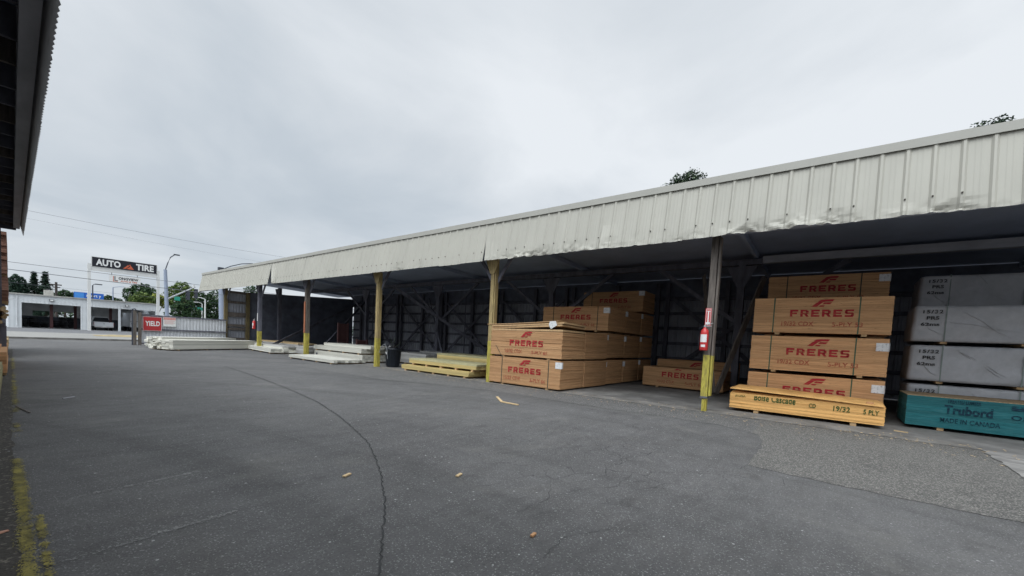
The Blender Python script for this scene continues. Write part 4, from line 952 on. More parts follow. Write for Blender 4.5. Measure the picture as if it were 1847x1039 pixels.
# ------------------------------------------------------------------ tyre shop across the street
BY = 68.
shop = thing('garage_building', 'low white metal garage with three open bays across the street', 'garage', (7.5,BY+6,0))
SH = (7.5,BY+6,0)
def sp(mb, name, mats, parent=None): return mb.build(name, mats, parent or shop, off=SH)
X0, X1, HT = 1.38, 13.55, 3.52
ops = [(2.32,6.66,2.68), (7.46,9.80,2.68), (10.02,13.22,2.72)]
m = MB()
def wallseg(a, b, z0, z1):
    n = max(1, int((b-a)/.3)); 
    m.box(a,b,BY+.03,BY+.15,z0,z1)
    x = a+.06
    while x < b-.05: m.box(x,x+.05,BY,BY+.029,z0,z1); x += .3
wallseg(X0,2.32,0,HT); wallseg(6.66,7.46,0,HT); wallseg(9.80,10.02,0,2.68); wallseg(13.22,X1,0,HT); wallseg(2.321,6.659,2.68,HT); wallseg(7.461,13.219,2.70,HT)
m.box(X0,X0+.12,BY+.16,BY+12,0,HT); m.box(X1-.12,X1,BY+.16,BY+12,0,HT)
sp(m, 'wall', M['bldwhite'])
m = MB(); m.box(X0+.12,3.6,BY+11.8,BY+12,0,2.0); m.box(X0+.12,X1-.12,BY+11.8,BY+12,2.0,HT-.02); m.box(3.6,5.05,BY+11.8,BY+12,0,1.35); m.box(5.05,5.4,BY+11.8,BY+12,0,2.0); m.box(5.4,7.2,BY+11.8,BY+12,0,1.35); m.box(7.2,X1-.12,BY+11.8,BY+12,0,2.0)
sp(m, 'rear_wall', M['bldin'])
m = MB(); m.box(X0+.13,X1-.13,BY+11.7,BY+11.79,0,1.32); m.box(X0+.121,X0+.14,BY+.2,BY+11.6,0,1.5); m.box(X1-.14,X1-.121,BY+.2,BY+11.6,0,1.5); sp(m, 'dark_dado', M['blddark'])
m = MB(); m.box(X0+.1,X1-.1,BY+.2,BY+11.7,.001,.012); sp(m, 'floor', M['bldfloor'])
m = MB(); m.box(X0-.05,X1+.05,BY-.12,BY+5.2,HT+.001,HT+.12); m.box(X0-.05,X1+.05,BY+7.2,BY+12.1,HT+.001,HT+.12); rf = sp(m, 'roof', M['bldtrim'])  # roof split to leave a gap for the added skylight
tm, tns, tls, tp_ = mat('added_skylight_plastic'); tb = tns.new('ShaderNodeBsdfTranslucent'); tb.inputs['Color'].default_value = (.8,.82,.84,1); tls.new(tb.outputs[0], tns['Material Output'].inputs['Surface'])
m = MB(); m.box(X0-.04,X1+.04,BY+5.201,BY+7.199,HT+.03,HT+.06); sp(m, 'added_skylight', tm, rf)  # unseen skylight, added to brighten the garage bays
m = MB(); m.box(4.0,4.7,BY+1.5,BY+2.3,HT+.12,HT+.75); sp(m, 'roof_vent', M['bldtrim'], rf)
m = MB(); m.tube([(2.0,BY-.06,.25),(2.0,BY-.06,3.3),(1.9,BY-.06,3.45)],.045,6); sp(m, 'downpipe', M['bldwhite'])
for x in (4.45,10.55):
    m = MB(); m.box(x-.16,x+.16,BY-.22,BY-.03,3.0,3.22); fl = sp(m, 'floodlight', M['steeldk'])
    m = MB(); m.box(x-.12,x+.12,BY-.228,BY-.221,3.03,3.19); sp(m, 'lens', M['signwhite'], fl)
for (x, y) in ((4.5,BY+1.2),(6.55,BY+3.5),(9.45,BY+2.5)):
    m = MB(); m.box(x-.12,x+.12,y-.12,y+.12,0.013,3.4); sp(m, 'column', M['maroon'])
# clutter in the bays
for k, (x, y, h, lab) in enumerate(((3.1,BY+8,1.1,'dark pile of tyres at the left in the wide garage bay'), (3.9,BY+6,.8,'low dark pile of tyres left of the garage column'), (5.6,BY+7,1.0,'dark pile of tyres right of the garage column'), (6.3,BY+9,1.5,'tall dark pile of tyres at the right of the wide bay'))):
    root = thing('tyre_pile', lab, 'tyre pile', (x,y,.013), 0, 'tyre piles in the garage'); n = int(h/.22)
    for c in range(2):
        for q in range(n):
            m = MB(); z = q*.22; m.lathe([(.18,z+.02),(.30,z),(.33,z+.05),(.33,z+.15),(.30,z+.20),(.18,z+.18),(.18,z+.02)], (c*.68-.34+.03*math.sin(q*3+k),.02*math.cos(q*5),0), 14); m.build('tyre', M['tyre'], root)
# pickup seen from behind
tr = thing('pickup_truck', 'white pickup truck seen from behind in the middle garage bay', 'pickup truck', (8.72,BY+1.2,.013))
tr.scale = (.88,1,.92)
m = MB()
m.prism([(-.92,.45),(.92,.45),(.98,.62),(.96,1.05),(-.96,1.05),(-.98,.62)], (0,0,0), (1,0,0), (0,0,1), (0,.10,0))
m.box(-.97,-.80,.101,1.95,.5,1.07); m.box(.80,.97,.101,1.95,.5,1.07); m.box(-.79,.79,.101,1.95,.5,.62); m.prism([(-.96,.5),(.96,.5),(.96,1.06),(.72,1.70),(.6,1.78),(-.6,1.78),(-.72,1.70),(-.96,1.06)], (0,1.96,0), (1,0,0), (0,0,1), (0,1.6,0)); m.box(-.96,.96,3.57,5.0,.5,1.08)
m.build('body', M['carwhite'], tr)
m = MB(); m.prism([(-.86,1.10),(.86,1.10),(.66,1.66),(-.66,1.66)], (0,1.945,0), (1,0,0), (0,0,1), (0,.012,0)); m.build('rear_window', M['glassdk'], tr)
m = MB(); m.box(-.94,-.30,-.14,-.02,.38,.56); m.box(.30,.94,-.14,-.02,.38,.56); m.box(-.299,.299,-.12,-.02,.36,.54); m.build('bumper', M['chrome'], tr)
m = MB(); m.box(-.16,.16,-.135,-.121,.42,.54); m.build('number_plate', M['signwhite'], tr)
for s_ in (-1,1):
    m = MB(); m.box(s_*.97-.03,s_*.97+.005 if s_ < 0 else s_*.97+.012,-.012,.09,.62,1.0); m.build('tail_lamp', M['lampred'], tr)
    for y in (.9,4.0):
        m = MB(); m.tube([(s_*.70,y,.36),(s_*.93,y,.36)],.36,16); wh = m.build('wheel', M['tyre'], tr)
m = MB(); m.box(-.07,.07,-.012,-.001,.82,.88); m.build('emblem', M['steeldk'], tr)
# white van box
vn = thing('box_van', 'white box van seen from behind in the right garage bay', 'van', (12.0,BY+2.6,.013))
m = MB(); m.box(-.75,.95,0,4.5,.55,2.35); m.box(-.75,.95,4.6,5.6,.5,1.8); m.box(-.72,.92,-.06,-.001,.5,.62); m.build('body', M['carwhite'], vn)
m = MB(); m.box(-.74,.94,-.012,-.001,1.22,1.27); m.build('door_seam', M['steeldk'], vn)
m = MB(); m.box(-.62,-.36,-.015,-.001,.86,1.06); m.build('window', M['glassdk'], vn)
for s_ in (-.6,.8):
    for y in (.9,4.4):
        m = MB(); m.tube([(s_-.12,y,.38),(s_+.12,y,.38)],.38,14); m.build('wheel', M['tyre'], vn)
# pole sign
SY = 65.6
sg = thing('pylon_sign', 'tall two legged black sign reading AUTO TIRE before the white garage', 'sign', (10,SY,0))
SO2 = (10,SY,0)
for (x, h) in ((7.08,7.45),(13.0,7.6)):
    m = MB(); m.box(x-.13,x+.13,SY-.13,SY+.13,0,h); m.build('leg', M['polewhite'], sg, off=SO2)
m = MB(); m.box(7.22,12.90,SY-.16,SY+.16,7.14,8.25); fr = m.build('sign_box', M['polewhite'], sg, off=SO2)
m = MB(); m.box(7.30,12.82,SY-.18,SY-.161,7.18,8.22); m.build('sign_face', M['signblack'], fr, off=SO2)
m = MB(); m.box(7.22,12.86,SY-.10,SY+.10,6.72,7.10); m.build('lower_beam', M['polewhite'], sg, off=SO2)
m = MB(); y = SY-.184; letters(m, 'AUTO', (7.60,y,7.34), US, W, 2.02, .72, 0, .04); m.build('lettering', M['signwhite'], fr, off=SO2); m = MB(); letters(m, 'TIRE', (10.95,y,7.34), US, W, 1.60, .72, 0, .04); m.build('lettering', M['signwhite'], fr, off=SO2)
m = MB(); 
for pl in ([(0,0),(.22,0),(.52,.36),(.44,.52),(.36,.40)], [(.28,0),(.95,0),(.66,.46),(.60,.62),(.52,.46),(.62,.36),(.52,.22)],):
    m.add([(9.82+a*1.0,y,7.32+b*.95) for a, b in pl], [tuple(range(len(pl)))])
m.build('mountain_mark', M['signorange'], fr, off=SO2)
m = MB(); m.box(8.68,11.38,SY-.06,SY+.06,5.70,6.46); pn = m.build('hanging_panel', M['signwhite'], sg, off=SO2)
m = MB(); y = SY-.064; letters(m, 'ONGVIEW', (9.46,y,6.0), US, W, 1.72, .30, 0, .045); m.box(9.12,9.2,y,SY-.061,5.9,6.38); m.box(9.12,9.42,y,SY-.061,5.83,5.9); m.build('lettering', M['signink'], pn, off=SO2)
m = MB(); letters(m, 'AUTO & TIRE', (9.62,y,5.76), US, W, 1.45, .18, 0, .035); m.box(9.0,9.06,y,SY-.061,5.78,6.36); m.box(9.0,9.40,y,SY-.061,5.74,5.79); m.build('lettering', M['signorange'], pn, off=SO2)
for x in (8.9,11.1):
    m = MB(); m.tube([(x,SY,6.45),(x,SY,6.73)],.025,6); m.build('hanger', M['steeldk'], sg, off=SO2)
# blue sign of a business behind
bs = thing('billboard', 'blue business sign showing above the garage roof', 'sign', (9.9,92,0))
for x in (-1.3,1.3):
    m = MB(); m.box(x-.1,x+.1,-.1,.1,0,4.4); m.build('leg', M['steel'], bs)
m = MB(); m.box(-1.6,1.65,-.15,.15,4.35,5.35); pb = m.build('sign_panel', M['signblue'], bs)
m = MB(); m.box(-1.55,-.55,-.165,-.151,4.42,5.28); m.build('light_panel', M['sky_blue'], pb)
m = MB(); letters(m, 'xport y', (-.35,-.17,4.6), US, W, 1.7, .5, 0, .03); m.build('lettering', M['signwhite'], pb)

# ------------------------------------------------------------------ street poles, lamps, wires
def rt(mb, name, mats, root, loc): return mb.build(name, mats, root, off=loc)
L1 = (13.18,62,0); tp = thing('traffic_signal_pole', 'grey blue traffic signal pole with mast arm and lamp behind the gate', 'signal pole', L1)
m = MB(); m.tube([(13.18,62,0),(13.05,62,4.0),(12.93,62,7.5)],[.21,.19,.165],12); rt(m, 'pole', M['steel'], tp, L1)
m = MB(); m.tube([(12.93,62,7.45),(13.15,62,8.3),(13.4,62,9.0),(13.75,62,9.35),(14.0,62,9.4)],.055,8); m.box(13.7,14.25,61.9,62.1,9.33,9.46); rt(m, 'lamp_arm', M['steeldk'], tp, L1)
m = MB(); m.tube([(13.04,61.95,4.05),(14.4,61.9,4.95),(15.75,61.85,5.85)],[.11,.09,.07],8); rt(m, 'mast_arm', M['galv'], tp, L1)
for (x, z) in ((15.05,4.75),(15.85,5.05)):
    m = MB(); m.box(x-.16,x+.16,61.7,61.95,z-.55,z+.55); sh_ = rt(m, 'signal_head', M['steeldk'], tp, L1)
    for q in range(3):
        m = MB(); m.tube([(x-.17,61.8,z-.36+q*.36),(x-.24,61.8,z-.36+q*.36)],.11,10); rt(m, 'hood', M['signink'], sh_, L1)
m = MB(); m.tube([(15.6,61.85,5.7),(15.6,61.85,6.1)],.09,8); rt(m, 'detector', M['polewhite'], tp, L1)
m = MB(); m.box(13.75,14.3,61.85,61.88,4.02,4.48); rt(m, 'street_name_plate', M['signgreen'], tp, L1)
L2 = (16.5,55,0); t2 = thing('tall_steel_pole', 'wide pale blue steel pole beside the end of the cream fascia', 'pole', L2)
m = MB(); m.tube([(16.55,55,0),(16.42,55,4),(16.35,55,7.6)],[.26,.235,.21],14); rt(m, 'pole', M['steel'], t2, L2)
m = MB(); m.box(16.1,16.6,54.8,55.2,7.55,7.85); rt(m, 'head_bracket', M['steeldk'], t2, L2)
m = MB(); m.tube([(16.45,55,7.62),(17.3,55,8.15),(18.4,55,8.62),(19.5,55,8.85),(20.4,55,8.85)],.05,8); rt(m, 'lamp_arm', M['steeldk'], t2, L2)
m = MB(); m.box(20.3,21.0,54.88,55.12,8.78,8.90); rt(m, 'lamp_head', M['steeldk'], t2, L2)
def lamp(label, x, y, h, arm, mt, hd, r=.09):
    o = thing('street_lamp', label, 'street lamp', (x,y,0), 0, 'street lamps'); m = MB(); m.tube([(0,0,0),(0,0,h)],[r,r*.75],8); m.build('pole', M[mt], o)
    m = MB(); m.tube([(0,0,h),(arm*.5,0,h+.18),(arm,0,h+.22)],r*.55,6); m.build('arm', M[mt], o)
    m = MB(); m.box(arm-.1 if arm > 0 else arm-.6,arm+.6 if arm > 0 else arm+.1,-.12,.12,h+.14,h+.27); m.build('head', M[hd], o)
lamp('dark lamp post with a flat head above the garage roof', 9.2,82,6.0,.35,'steeldk','steeldk')
lamp('pale lamp post with long arm toward the hanging sign panel', 11.25,82,6.0,1.3,'steel','polewhite')
lamp('white lamp post with arm to the left beyond the gate', 21.7,80,5.4,-1.0,'polewhite','polewhite',.13)
lamp('smaller white lamp post in front of the far trees', 22.9,86,4.9,-.7,'polewhite','polewhite')
lamp('distant lamp post rising out of the right hand trees', 22.2,95,8.6,.8,'steel','steel',.05)
up = thing('utility_pole', 'dark wooden utility pole with crossarm above the garage roof', 'utility pole', (6.2,88,0))
m = MB(); m.tube([(0,0,0),(0,0,6.3)],[.17,.13],8); m.build('pole', M['wood_pole'], up)
m = MB(); m.box(-.55,.55,-.06,.06,5.85,6.0); m.box(-.3,.4,-.06,.06,5.5,5.62); m.build('crossarm', M['wood_pole'], up)
# pylon of shop signs far right of gate
py = thing('shop_sign_tower', 'cluster of small shop signs on a post beyond the gate', 'sign', (20.1,82,0))
m = MB(); m.tube([(0,0,0),(0,0,4.3)],.12,8); m.build('post', M['polewhite'], py)
for (x0, x1, z0, z1, mm) in ((-.55,.55,3.75,4.35,'purple'), (-.85,.75,3.15,3.7,'signwhite'), (-.35,.4,2.3,3.1,'signblue')):
    m = MB(); m.box(x0,x1,-.16,.02,z0,z1); q = m.build('sign_panel', M['signwhite'], py); m = MB(); m.box(x0+.08,x1-.08,-.17,-.161,z0+.1,z1-.1); m.build('print', M[mm], q)
gsn = thing('street_name_sign', 'green overhead street sign among the far trees', 'sign', (21.8,85,0))
m = MB(); m.tube([(0,0,0),(0,0,4.5)],.07,8); m.build('post', M['steel'], gsn); m = MB(); m.box(-.9,.9,-.05,-.02,3.7,4.2); m.build('plate', M['signgreen'], gsn)
bw = thing('low_building', 'low pale flat roofed building just above the gate top', 'building', (27,95,0))
m = MB(); m.box(-4.5,5,-.0,6,0,2.75); m.build('wall', M['galv'], bw); m = MB(); m.box(-4.7,5.2,-.25,6.2,2.76,3.15); m.build('roof', M['signwhite'], bw)
for x in (-3,-.2,2.4):
    m = MB(); m.box(x-.7,x+.9,-.02,-.001,1.3,2.5); m.build('window', M['glassdk'], bw)
# wires
def wire(label, a, b, sag, r=.022):
    a = Vector(a); b = Vector(b); pts = [a.lerp(b, t/16)-Vector((0,0,sag*4*(t/16)*(1-t/16))) for t in range(17)]
    m = MB(); m.tube(pts, r, 5, caps=False); solo(m, 'power_line', M['wire'], label, 'power line', tuple(pts[0]), group='power lines')
wire('upper of the paired power lines crossing behind the black sign', (-18,48,5.5), (40,48,5.15), .25, .018)
wire('lower thick power line crossing in front of the hanging sign panel', (-18,47.5,5.2), (40,48.5,4.2), .3, .026)
wire('high thin power line rising over the far end of the cream shed', (-14,40,8.6), (48,41,10.4), 1.6, .009)
wire('faint second high line just under the first one', (-14,46,9.1), (60,47,9.9), 1.5, .005)
wire('thin distant line behind the garage roof', (-10,88,6.2), (40,88,5.6), .5, .012)

# ------------------------------------------------------------------ trees
def leaves(m, blobs, n, size, seed, mi=0, shell=.5):
    rnd = random.Random(seed); tot = sum(b[3]*b[4]*b[5] for b in blobs)
    for b in blobs:
        k = int(n*b[3]*b[4]*b[5]/tot)
        for _ in range(k):
            while True:
                v = Vector((rnd.uniform(-1,1), rnd.uniform(-1,1), rnd.uniform(-1,1)))
                if .02 < v.length < 1: break
            v = v.normalized()*(v.length**shell); q = 1+.45*noise.noise(Vector((b[0]+v.x*2.2, b[1]+v.y*2.2, b[2]+v.z*2.2)))
            c = Vector((b[0]+v.x*b[3]*q, b[1]+v.y*b[4]*q, b[2]+v.z*b[5]*q)); s_ = size*rnd.uniform(.5,1.4)
            u = Vector((rnd.gauss(0,1), rnd.gauss(0,1), rnd.gauss(0,.6))).normalized()*s_; w = u.cross(Vector((rnd.gauss(0,1), rnd.gauss(0,1), rnd.gauss(0,1)))).normalized()*s_*.62
            m.add([c-u, c-u*.2+w, c+u, c-u*.1-w], [(0,1,2,3)], mi)
def tree(label, x, y, h, blobs, n, size, mt, seed, name='tree', tr=.2, cat='tree', group='trees beyond the street'):
    o = thing(name, label, cat, (x,y,0), 0, group)
    m = MB(); m.tube([(0,0,0),(.05*h*.1,0,h*.4),(0,.1,h*.8)],[tr,tr*.7,tr*.2],8)
    for b in blobs: m.tube([(0,0,h*.35),(b[0]*.5,b[1]*.5,(h*.35+b[2])/2+.2),(b[0],b[1],b[2])],[tr*.45,tr*.3,tr*.1],5)
    m.build('trunk', M['bark'], o)
    m = MB(); leaves(m, blobs, n, size, seed); m.build('crown', M[mt], o); return o
def conifer(label, x, y, h, rad, n, size, seed, flat=False):
    o = thing('conifer', label, 'conifer', (x,y,0), 0, 'conifers behind the garage'); rnd = random.Random(seed)
    m = MB(); m.tube([(0,0,0),(0,0,h*.98)],[.28,.03],8); m.build('trunk', M['bark'], o)
    m = MB(); tiers = 22
    for t in range(tiers):
        f = t/(tiers-1); z = h*(.12+.86*f); rr = rad*((1-f)**1.05+.02)*rnd.uniform(.8,1.15)
        nb = 9
        for b in range(nb):
            a = rnd.uniform(0,2*math.pi); L = rr*rnd.uniform(.7,1.1)
            for q in range(max(2, int(n/(tiers*nb)))):
                s_ = rnd.random()**.7; c = Vector((math.cos(a)*L*s_, math.sin(a)*L*s_, z-.28*L*s_*s_+rnd.gauss(0,.08)+(0 if not flat else .2*L*s_))); c += Vector((rnd.gauss(0,.12), rnd.gauss(0,.12), 0))
                u = Vector((math.cos(a)+rnd.gauss(0,.3), math.sin(a)+rnd.gauss(0,.3), -.35+rnd.gauss(0,.3))).normalized()*size*rnd.uniform(.6,1.3); w = u.cross(Vector((rnd.gauss(0,.4),rnd.gauss(0,.4),1))).normalized()*size*.35
                m.add([c-u, c+w, c+u, c-w], [(0,1,2,3)])
    m.build('crown', M['leaf_dk'], o); return o
conifer('pointed dark conifer left of the pair behind the garage', 5.0,106,8.7,2.7,9000,.17,51)
conifer('pointed dark conifer with drooping limbs at the right of the pair', 6.1,104,8.75,3.0,10000,.17,52)
tree('broad dark flat topped pine left of the conifers', 3.2,105,7.9, [(-.1,0,6.7,1.0,.9,1.05),(.35,0,5.6,1.0,.9,1.1),(-.6,.2,5.3,.7,.7,.8),(0,0,4.2,1.2,1,1.2)], 3600,.17,'leaf_dk',53, name='pine_tree', cat='pine')
tree('small olive tree behind the rooftop vent', 8.3,104,6.4, [(0,0,5.2,.9,.8,.9),(-.9,0,4.7,.8,.8,.8),(.8,0,4.6,.8,.7,.7)], 1600,.15,'leaf_md',54)
tree('small dull tree left of the blue sign', 10.4,112,6.3, [(0,0,5.2,1.2,1,.9),(-1.2,0,4.9,.8,.8,.6),(1.2,0,4.8,1,.8,.7)], 1800,.15,'leaf_md',55)
tree('small dark tree right of the blue sign', 13.2,100,5.9, [(0,0,4.8,1.0,.9,.8),(1.1,0,4.5,.8,.8,.7),(-1.0,.2,4.6,.7,.7,.6)], 1800,.15,'leaf_md',56)
tree('large round dark green tree behind the hanging sign panel', 17.5,101,8.7, [(0,0,6.9,1.6,1.4,1.5),(-1.3,0,6.1,1.2,1.1,1.2),(1.5,0,6.3,1.3,1.2,1.3),(.2,0,5.2,2.2,1.6,1.3),(2.3,0,5.3,.9,.9,.9)], 5200,.17,'leaf_md',57, tr=.35)
tree('light green tree in front of the round dark one', 16.2,92,6.6, [(0,0,5.3,.95,.9,1.0),(-.9,0,4.9,.8,.8,.8),(1.0,0,5.0,.8,.8,.8),(0,0,4.3,1.6,1.1,.9)], 3000,.15,'leaf_lt',58)
tree('bright yellow green tree at the right leg of the black sign', 19.0,96,6.9, [(0,0,5.5,.9,.9,1.0),(-.7,0,4.8,.9,.8,.9),(.9,0,5.0,.9,.8,1.0)], 2400,.15,'leaf_yl',59)
tree('tall light topped tree behind the mast arm', 20.2,88,8.8, [(.3,0,7.4,1.1,1.0,1.0),(-.8,0,6.5,1.2,1,1.1),(1.2,0,6.4,1.1,1,1.2),(.1,0,5.0,1.9,1.4,1.4)], 4400,.16,'leaf_lt',60, tr=.3)
tree('dense dark tree below the mast arm', 19.6,82,6.2, [(0,0,4.6,1.2,1.1,1.2),(-.6,0,3.3,1.3,1.1,1.3),(.9,0,3.2,1.2,1.1,1.3),(0,0,1.8,1.6,1.2,1.3)], 3600,.16,'leaf_md',61)
tree('dense dark tree right of the shop sign cluster', 23.4,92,8.0, [(0,0,6.3,1.4,1.2,1.3),(-1.4,0,5.2,1.3,1.1,1.3),(1.4,0,5.6,1.4,1.2,1.5),(0,0,3.8,2.2,1.5,1.6),(0,0,2.0,2.2,1.5,1.4)], 5200,.17,'leaf_md',62, tr=.3)
tree('dark tree filling the gap beside the wide steel pole', 26.8,92,8.2, [(0,0,6.6,1.5,1.2,1.3),(-1.3,0,5.4,1.4,1.2,1.4),(1.5,0,5.4,1.6,1.2,1.5),(0,0,3.8,2.4,1.5,1.6),(0,0,2.0,2.3,1.5,1.4)], 5200,.17,'leaf_md',63, tr=.3)
tree('dark green tree at the far right behind the shed end wall', 31,96,8.4, [(0,0,6.6,1.7,1.3,1.5),(-1.6,0,5,1.5,1.2,1.5),(1.7,0,5,1.6,1.2,1.5),(0,0,3,2.6,1.5,2)], 3600,.19,'leaf_md',64, tr=.3)
tree('leafy crown peeping through the gap above the shed end wall', 21.3,60,7.1, [(0,0,6.35,.55,.5,.42),(-.45,0,6.0,.5,.5,.4),(.5,0,6.1,.45,.5,.4),(0,0,5.1,1.0,.8,.8)], 1500,.10,'leaf_md',65)
conifer('sparse distant conifer between the garage and the left stacks', 1.2,120,6.8,1.6,1800,.28,66)
# background copse closing the street end, one mass
m = MB(); rnd = random.Random(77); bl = []
for k in range(46):
    x = -60+k*4.2+rnd.uniform(-1.2,1.2); hh = rnd.uniform(2.2,3.6); bl.append((x,rnd.uniform(150,160),hh*.6,3.0,2.0,hh*.75))
leaves(m, bl, 14000, .34, 78); tag(m.build('far_woodland', M['leaf_md']), 'low dark woodland closing the horizon beyond the street', 'woodland', kind='stuff')
# trees behind the shed: only tips in view
def near_tree(label, x, y, h, seed, lean, blobs):
    o = thing('maple_tree', label, 'maple', (x,y,0), 0, 'maples behind the shed'); m = MB()
    m.tube([(0,0,0),(.1,.1,h*.5),(0,0,h*.86)],[.3,.2,.04],8); tips = MB(); rnd = random.Random(seed)
    for b in blobs: m.tube([(0,0,h*.5),((b[0])*.6,b[1]*.6,(h*.5+b[2])/2+.4),(b[0],b[1],b[2]+b[5]*.8)],[.10,.06,.012],5)
    m.build('trunk', M['bark'], o); m = MB()
    for b in blobs:
        n = int(b[6])
        for _ in range(n):
            t = rnd.random(); v = Vector((rnd.gauss(0,.42), rnd.gauss(0,.42), rnd.gauss(0,.42))); c = Vector((b[0]+v.x*b[3], b[1]+v.y*b[4], b[2]+v.z*b[5]))
            for q in range(5):
                cc = c+Vector((rnd.gauss(0,.09), rnd.gauss(0,.09), rnd.gauss(0,.07))); s_ = rnd.uniform(.035,.08)
                u = Vector((rnd.gauss(0,1), rnd.gauss(0,1), rnd.gauss(0,.5))).normalized()*s_; w = u.cross(Vector((rnd.gauss(0,.6), rnd.gauss(0,.6), 1))).normalized()*s_*.8
                m.add([cc-u, cc-u*.3+w, cc+u*.4+w*.7, cc+u, cc+u*.3-w*.8, cc-u*.4-w], [(0,1,2,3,4,5)])
    m.build('crown', M['leaf_near'], o)
near_tree('maple tip showing over the middle of the shed roof', 30,8.75,13.75,81,0, [(0,-.05,12.95,.6,.55,.8,210),(-.1,-.65,12.75,.55,.45,.6,130),(0,.6,12.8,.65,.5,.65,210),(0,1.2,12.35,.55,.45,.5,150),(0,-.9,12.2,.5,.35,.5,70),(0,.1,11.3,1.8,1.7,1.5,800)])
near_tree('maple tip showing over the right part of the shed roof', 30,-5.2,13.8,82,0, [(0,-.30,12.7,.4,.32,.5,110),(0,.32,12.55,.4,.34,.5,120),(0,.0,12.1,.7,.6,.7,260),(0,0,11.2,1.3,1.2,1.4,500)])
near_tree('low maple tip at the right edge over the shed roof', 30,-7.0,13.2,83,0, [(0,.45,12.45,.4,.4,.3,80),(0,-.5,12.5,.5,.4,.4,90),(0,0,11.6,1.2,1.2,1,300)])

# ------------------------------------------------------------------ camera
RM = Matrix(((0.61518961,0.01065558,-0.78830717),(-0.78668487,0.0738165,-0.6129258),(0.051659,0.99721491,0.05379373)))
cam = bpy.data.cameras.new('camera'); co = bpy.data.objects.new('camera', cam); COL.objects.link(co)
co.matrix_world = Matrix.Translation((0,0,1.27)) @ RM.to_4x4()
cam.sensor_fit = 'HORIZONTAL'; cam.sensor_width = 36; cam.lens = 36*739/1847; cam.shift_y = (655-519.5)/1847; cam.clip_start = .05; cam.clip_end = 2000
sc.camera = co

# ------------------------------------------------------------------ light
SUN_EL, SUN_AZ = 56., 252.     # compass-like: direction the light comes from, seen from above
d = Vector((math.sin(R(SUN_AZ))*math.cos(R(SUN_EL)), math.cos(R(SUN_AZ))*math.cos(R(SUN_EL)), math.sin(R(SUN_EL))))
sl = bpy.data.lights.new('sun', 'SUN'); sl.energy = 1.15; sl.angle = R(40); sl.color = (1,.985,.955)
so = bpy.data.objects.new('sun', sl); COL.objects.link(so); so.rotation_euler = (-d).to_track_quat('-Z', 'Y').to_euler(); so.location = d*60
w = bpy.data.worlds.new('World'); sc.world = w; w.use_nodes = True; ns, ls = w.node_tree.nodes, w.node_tree.links
bg = ns['Background']; sk = ns.new('ShaderNodeTexSky'); sk.sky_type = 'NISHITA'; sk.sun_disc = False; sk.sun_elevation = R(SUN_EL); sk.sun_rotation = R(SUN_AZ); sk.air_density = 1.; sk.dust_density = 2.
tc = ns.new('ShaderNodeTexCoord'); sx = ns.new('ShaderNodeSeparateXYZ'); ls.new(tc.outputs['Generated'], sx.inputs[0])
zz = nd(ns, 'ShaderNodeMath', operation='ADD'); zz.inputs[1].default_value = .22; ls.new(sx.outputs['Z'], zz.inputs[0])
zm = nd(ns, 'ShaderNodeMath', operation='MAXIMUM'); zm.inputs[1].default_value = .06; ls.new(zz.outputs[0], zm.inputs[0])
dx = nd(ns, 'ShaderNodeMath', operation='DIVIDE'); ls.new(sx.outputs['X'], dx.inputs[0]); ls.new(zm.outputs[0], dx.inputs[1])
dy = nd(ns, 'ShaderNodeMath', operation='DIVIDE'); ls.new(sx.outputs['Y'], dy.inputs[0]); ls.new(zm.outputs[0], dy.inputs[1])
cx = ns.new('ShaderNodeCombineXYZ'); ls.new(dx.outputs[0], cx.inputs[0]); ls.new(dy.outputs[0], cx.inputs[1])
c1 = nd(ns, 'ShaderNodeTexNoise', Scale=.95, Detail=7., Roughness=.52, Distortion=.35); ls.new(cx.outputs[0], c1.inputs['Vector'])
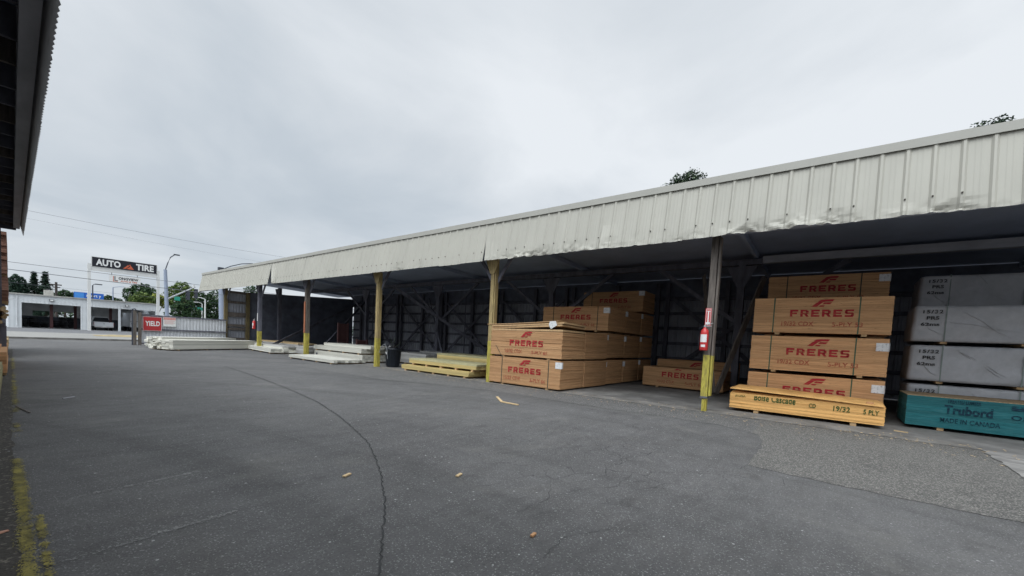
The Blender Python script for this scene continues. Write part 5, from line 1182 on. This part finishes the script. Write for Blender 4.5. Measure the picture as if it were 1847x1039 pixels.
# a thinner, brighter part of the cloud over the shed
dt = nd(ns, 'ShaderNodeVectorMath', operation='DOT_PRODUCT'); dt.inputs[1].default_value = Vector((.80,.22,.56)).normalized(); ls.new(tc.outputs['Generated'], dt.inputs[0])
mr = nd(ns, 'ShaderNodeMapRange'); mr.interpolation_type = 'SMOOTHSTEP'; mr.inputs['From Min'].default_value = .62; mr.inputs['From Max'].default_value = 1.; mr.inputs['To Min'].default_value = 0; mr.inputs['To Max'].default_value = .22
ls.new(dt.outputs['Value'], mr.inputs['Value'])
ad = nd(ns, 'ShaderNodeMath', operation='ADD'); ls.new(c1.outputs['Fac'], ad.inputs[0]); ls.new(mr.outputs[0], ad.inputs[1])
cr = ramp(ns, [(.32,(5.2,5.85,6.5)), (.45,(5.9,6.5,7.1)), (.56,(6.85,7.35,7.85)), (.76,(8.6,9.0,9.4))]); 
for e in cr.color_ramp.elements: e.color = tuple(c/10 for c in e.color[:3])+(1,)
ls.new(ad.outputs[0], cr.inputs[0])
# thick cloud is brighter toward the zenith, out of the picture
ze = nd(ns, 'ShaderNodeMapRange'); ze.interpolation_type = 'SMOOTHSTEP'; ze.inputs['From Min'].default_value = .62; ze.inputs['From Max'].default_value = .95; ze.inputs['To Min'].default_value = 10.; ze.inputs['To Max'].default_value = 16.
ls.new(sx.outputs['Z'], ze.inputs['Value'])
vm = nd(ns, 'ShaderNodeVectorMath', operation='SCALE'); ls.new(cr.outputs[0], vm.inputs[0]); 
# broad out-of-view sky glow around the sun, added to brighten the stack fronts
dg_ = nd(ns, 'ShaderNodeVectorMath', operation='DOT_PRODUCT'); dg_.inputs[1].default_value = d.normalized(); ls.new(tc.outputs['Generated'], dg_.inputs[0])
gl = nd(ns, 'ShaderNodeMapRange'); gl.interpolation_type = 'SMOOTHSTEP'; gl.inputs['From Min'].default_value = .5; gl.inputs['From Max'].default_value = .98; gl.inputs['To Min'].default_value = 1.; gl.inputs['To Max'].default_value = 3.6
ls.new(dg_.outputs['Value'], gl.inputs['Value']); mg = nd(ns, 'ShaderNodeMath', operation='MULTIPLY'); ls.new(ze.outputs[0], mg.inputs[0]); ls.new(gl.outputs[0], mg.inputs[1]); ls.new(mg.outputs[0], vm.inputs['Scale'])
out = mixc(ns, ls, .93, sk.outputs[0], vm.outputs[0]); ls.new(out, bg.inputs['Color']); bg.inputs['Strength'].default_value = .1

sc.view_settings.view_transform = 'Standard'; sc.view_settings.look = 'None'; sc.view_settings.exposure = 0; sc.view_settings.gamma = 1
sc.cycles.max_bounces = 10; sc.cycles.diffuse_bounces = 8; sc.cycles.glossy_bounces = 2; sc.cycles.use_denoising = True
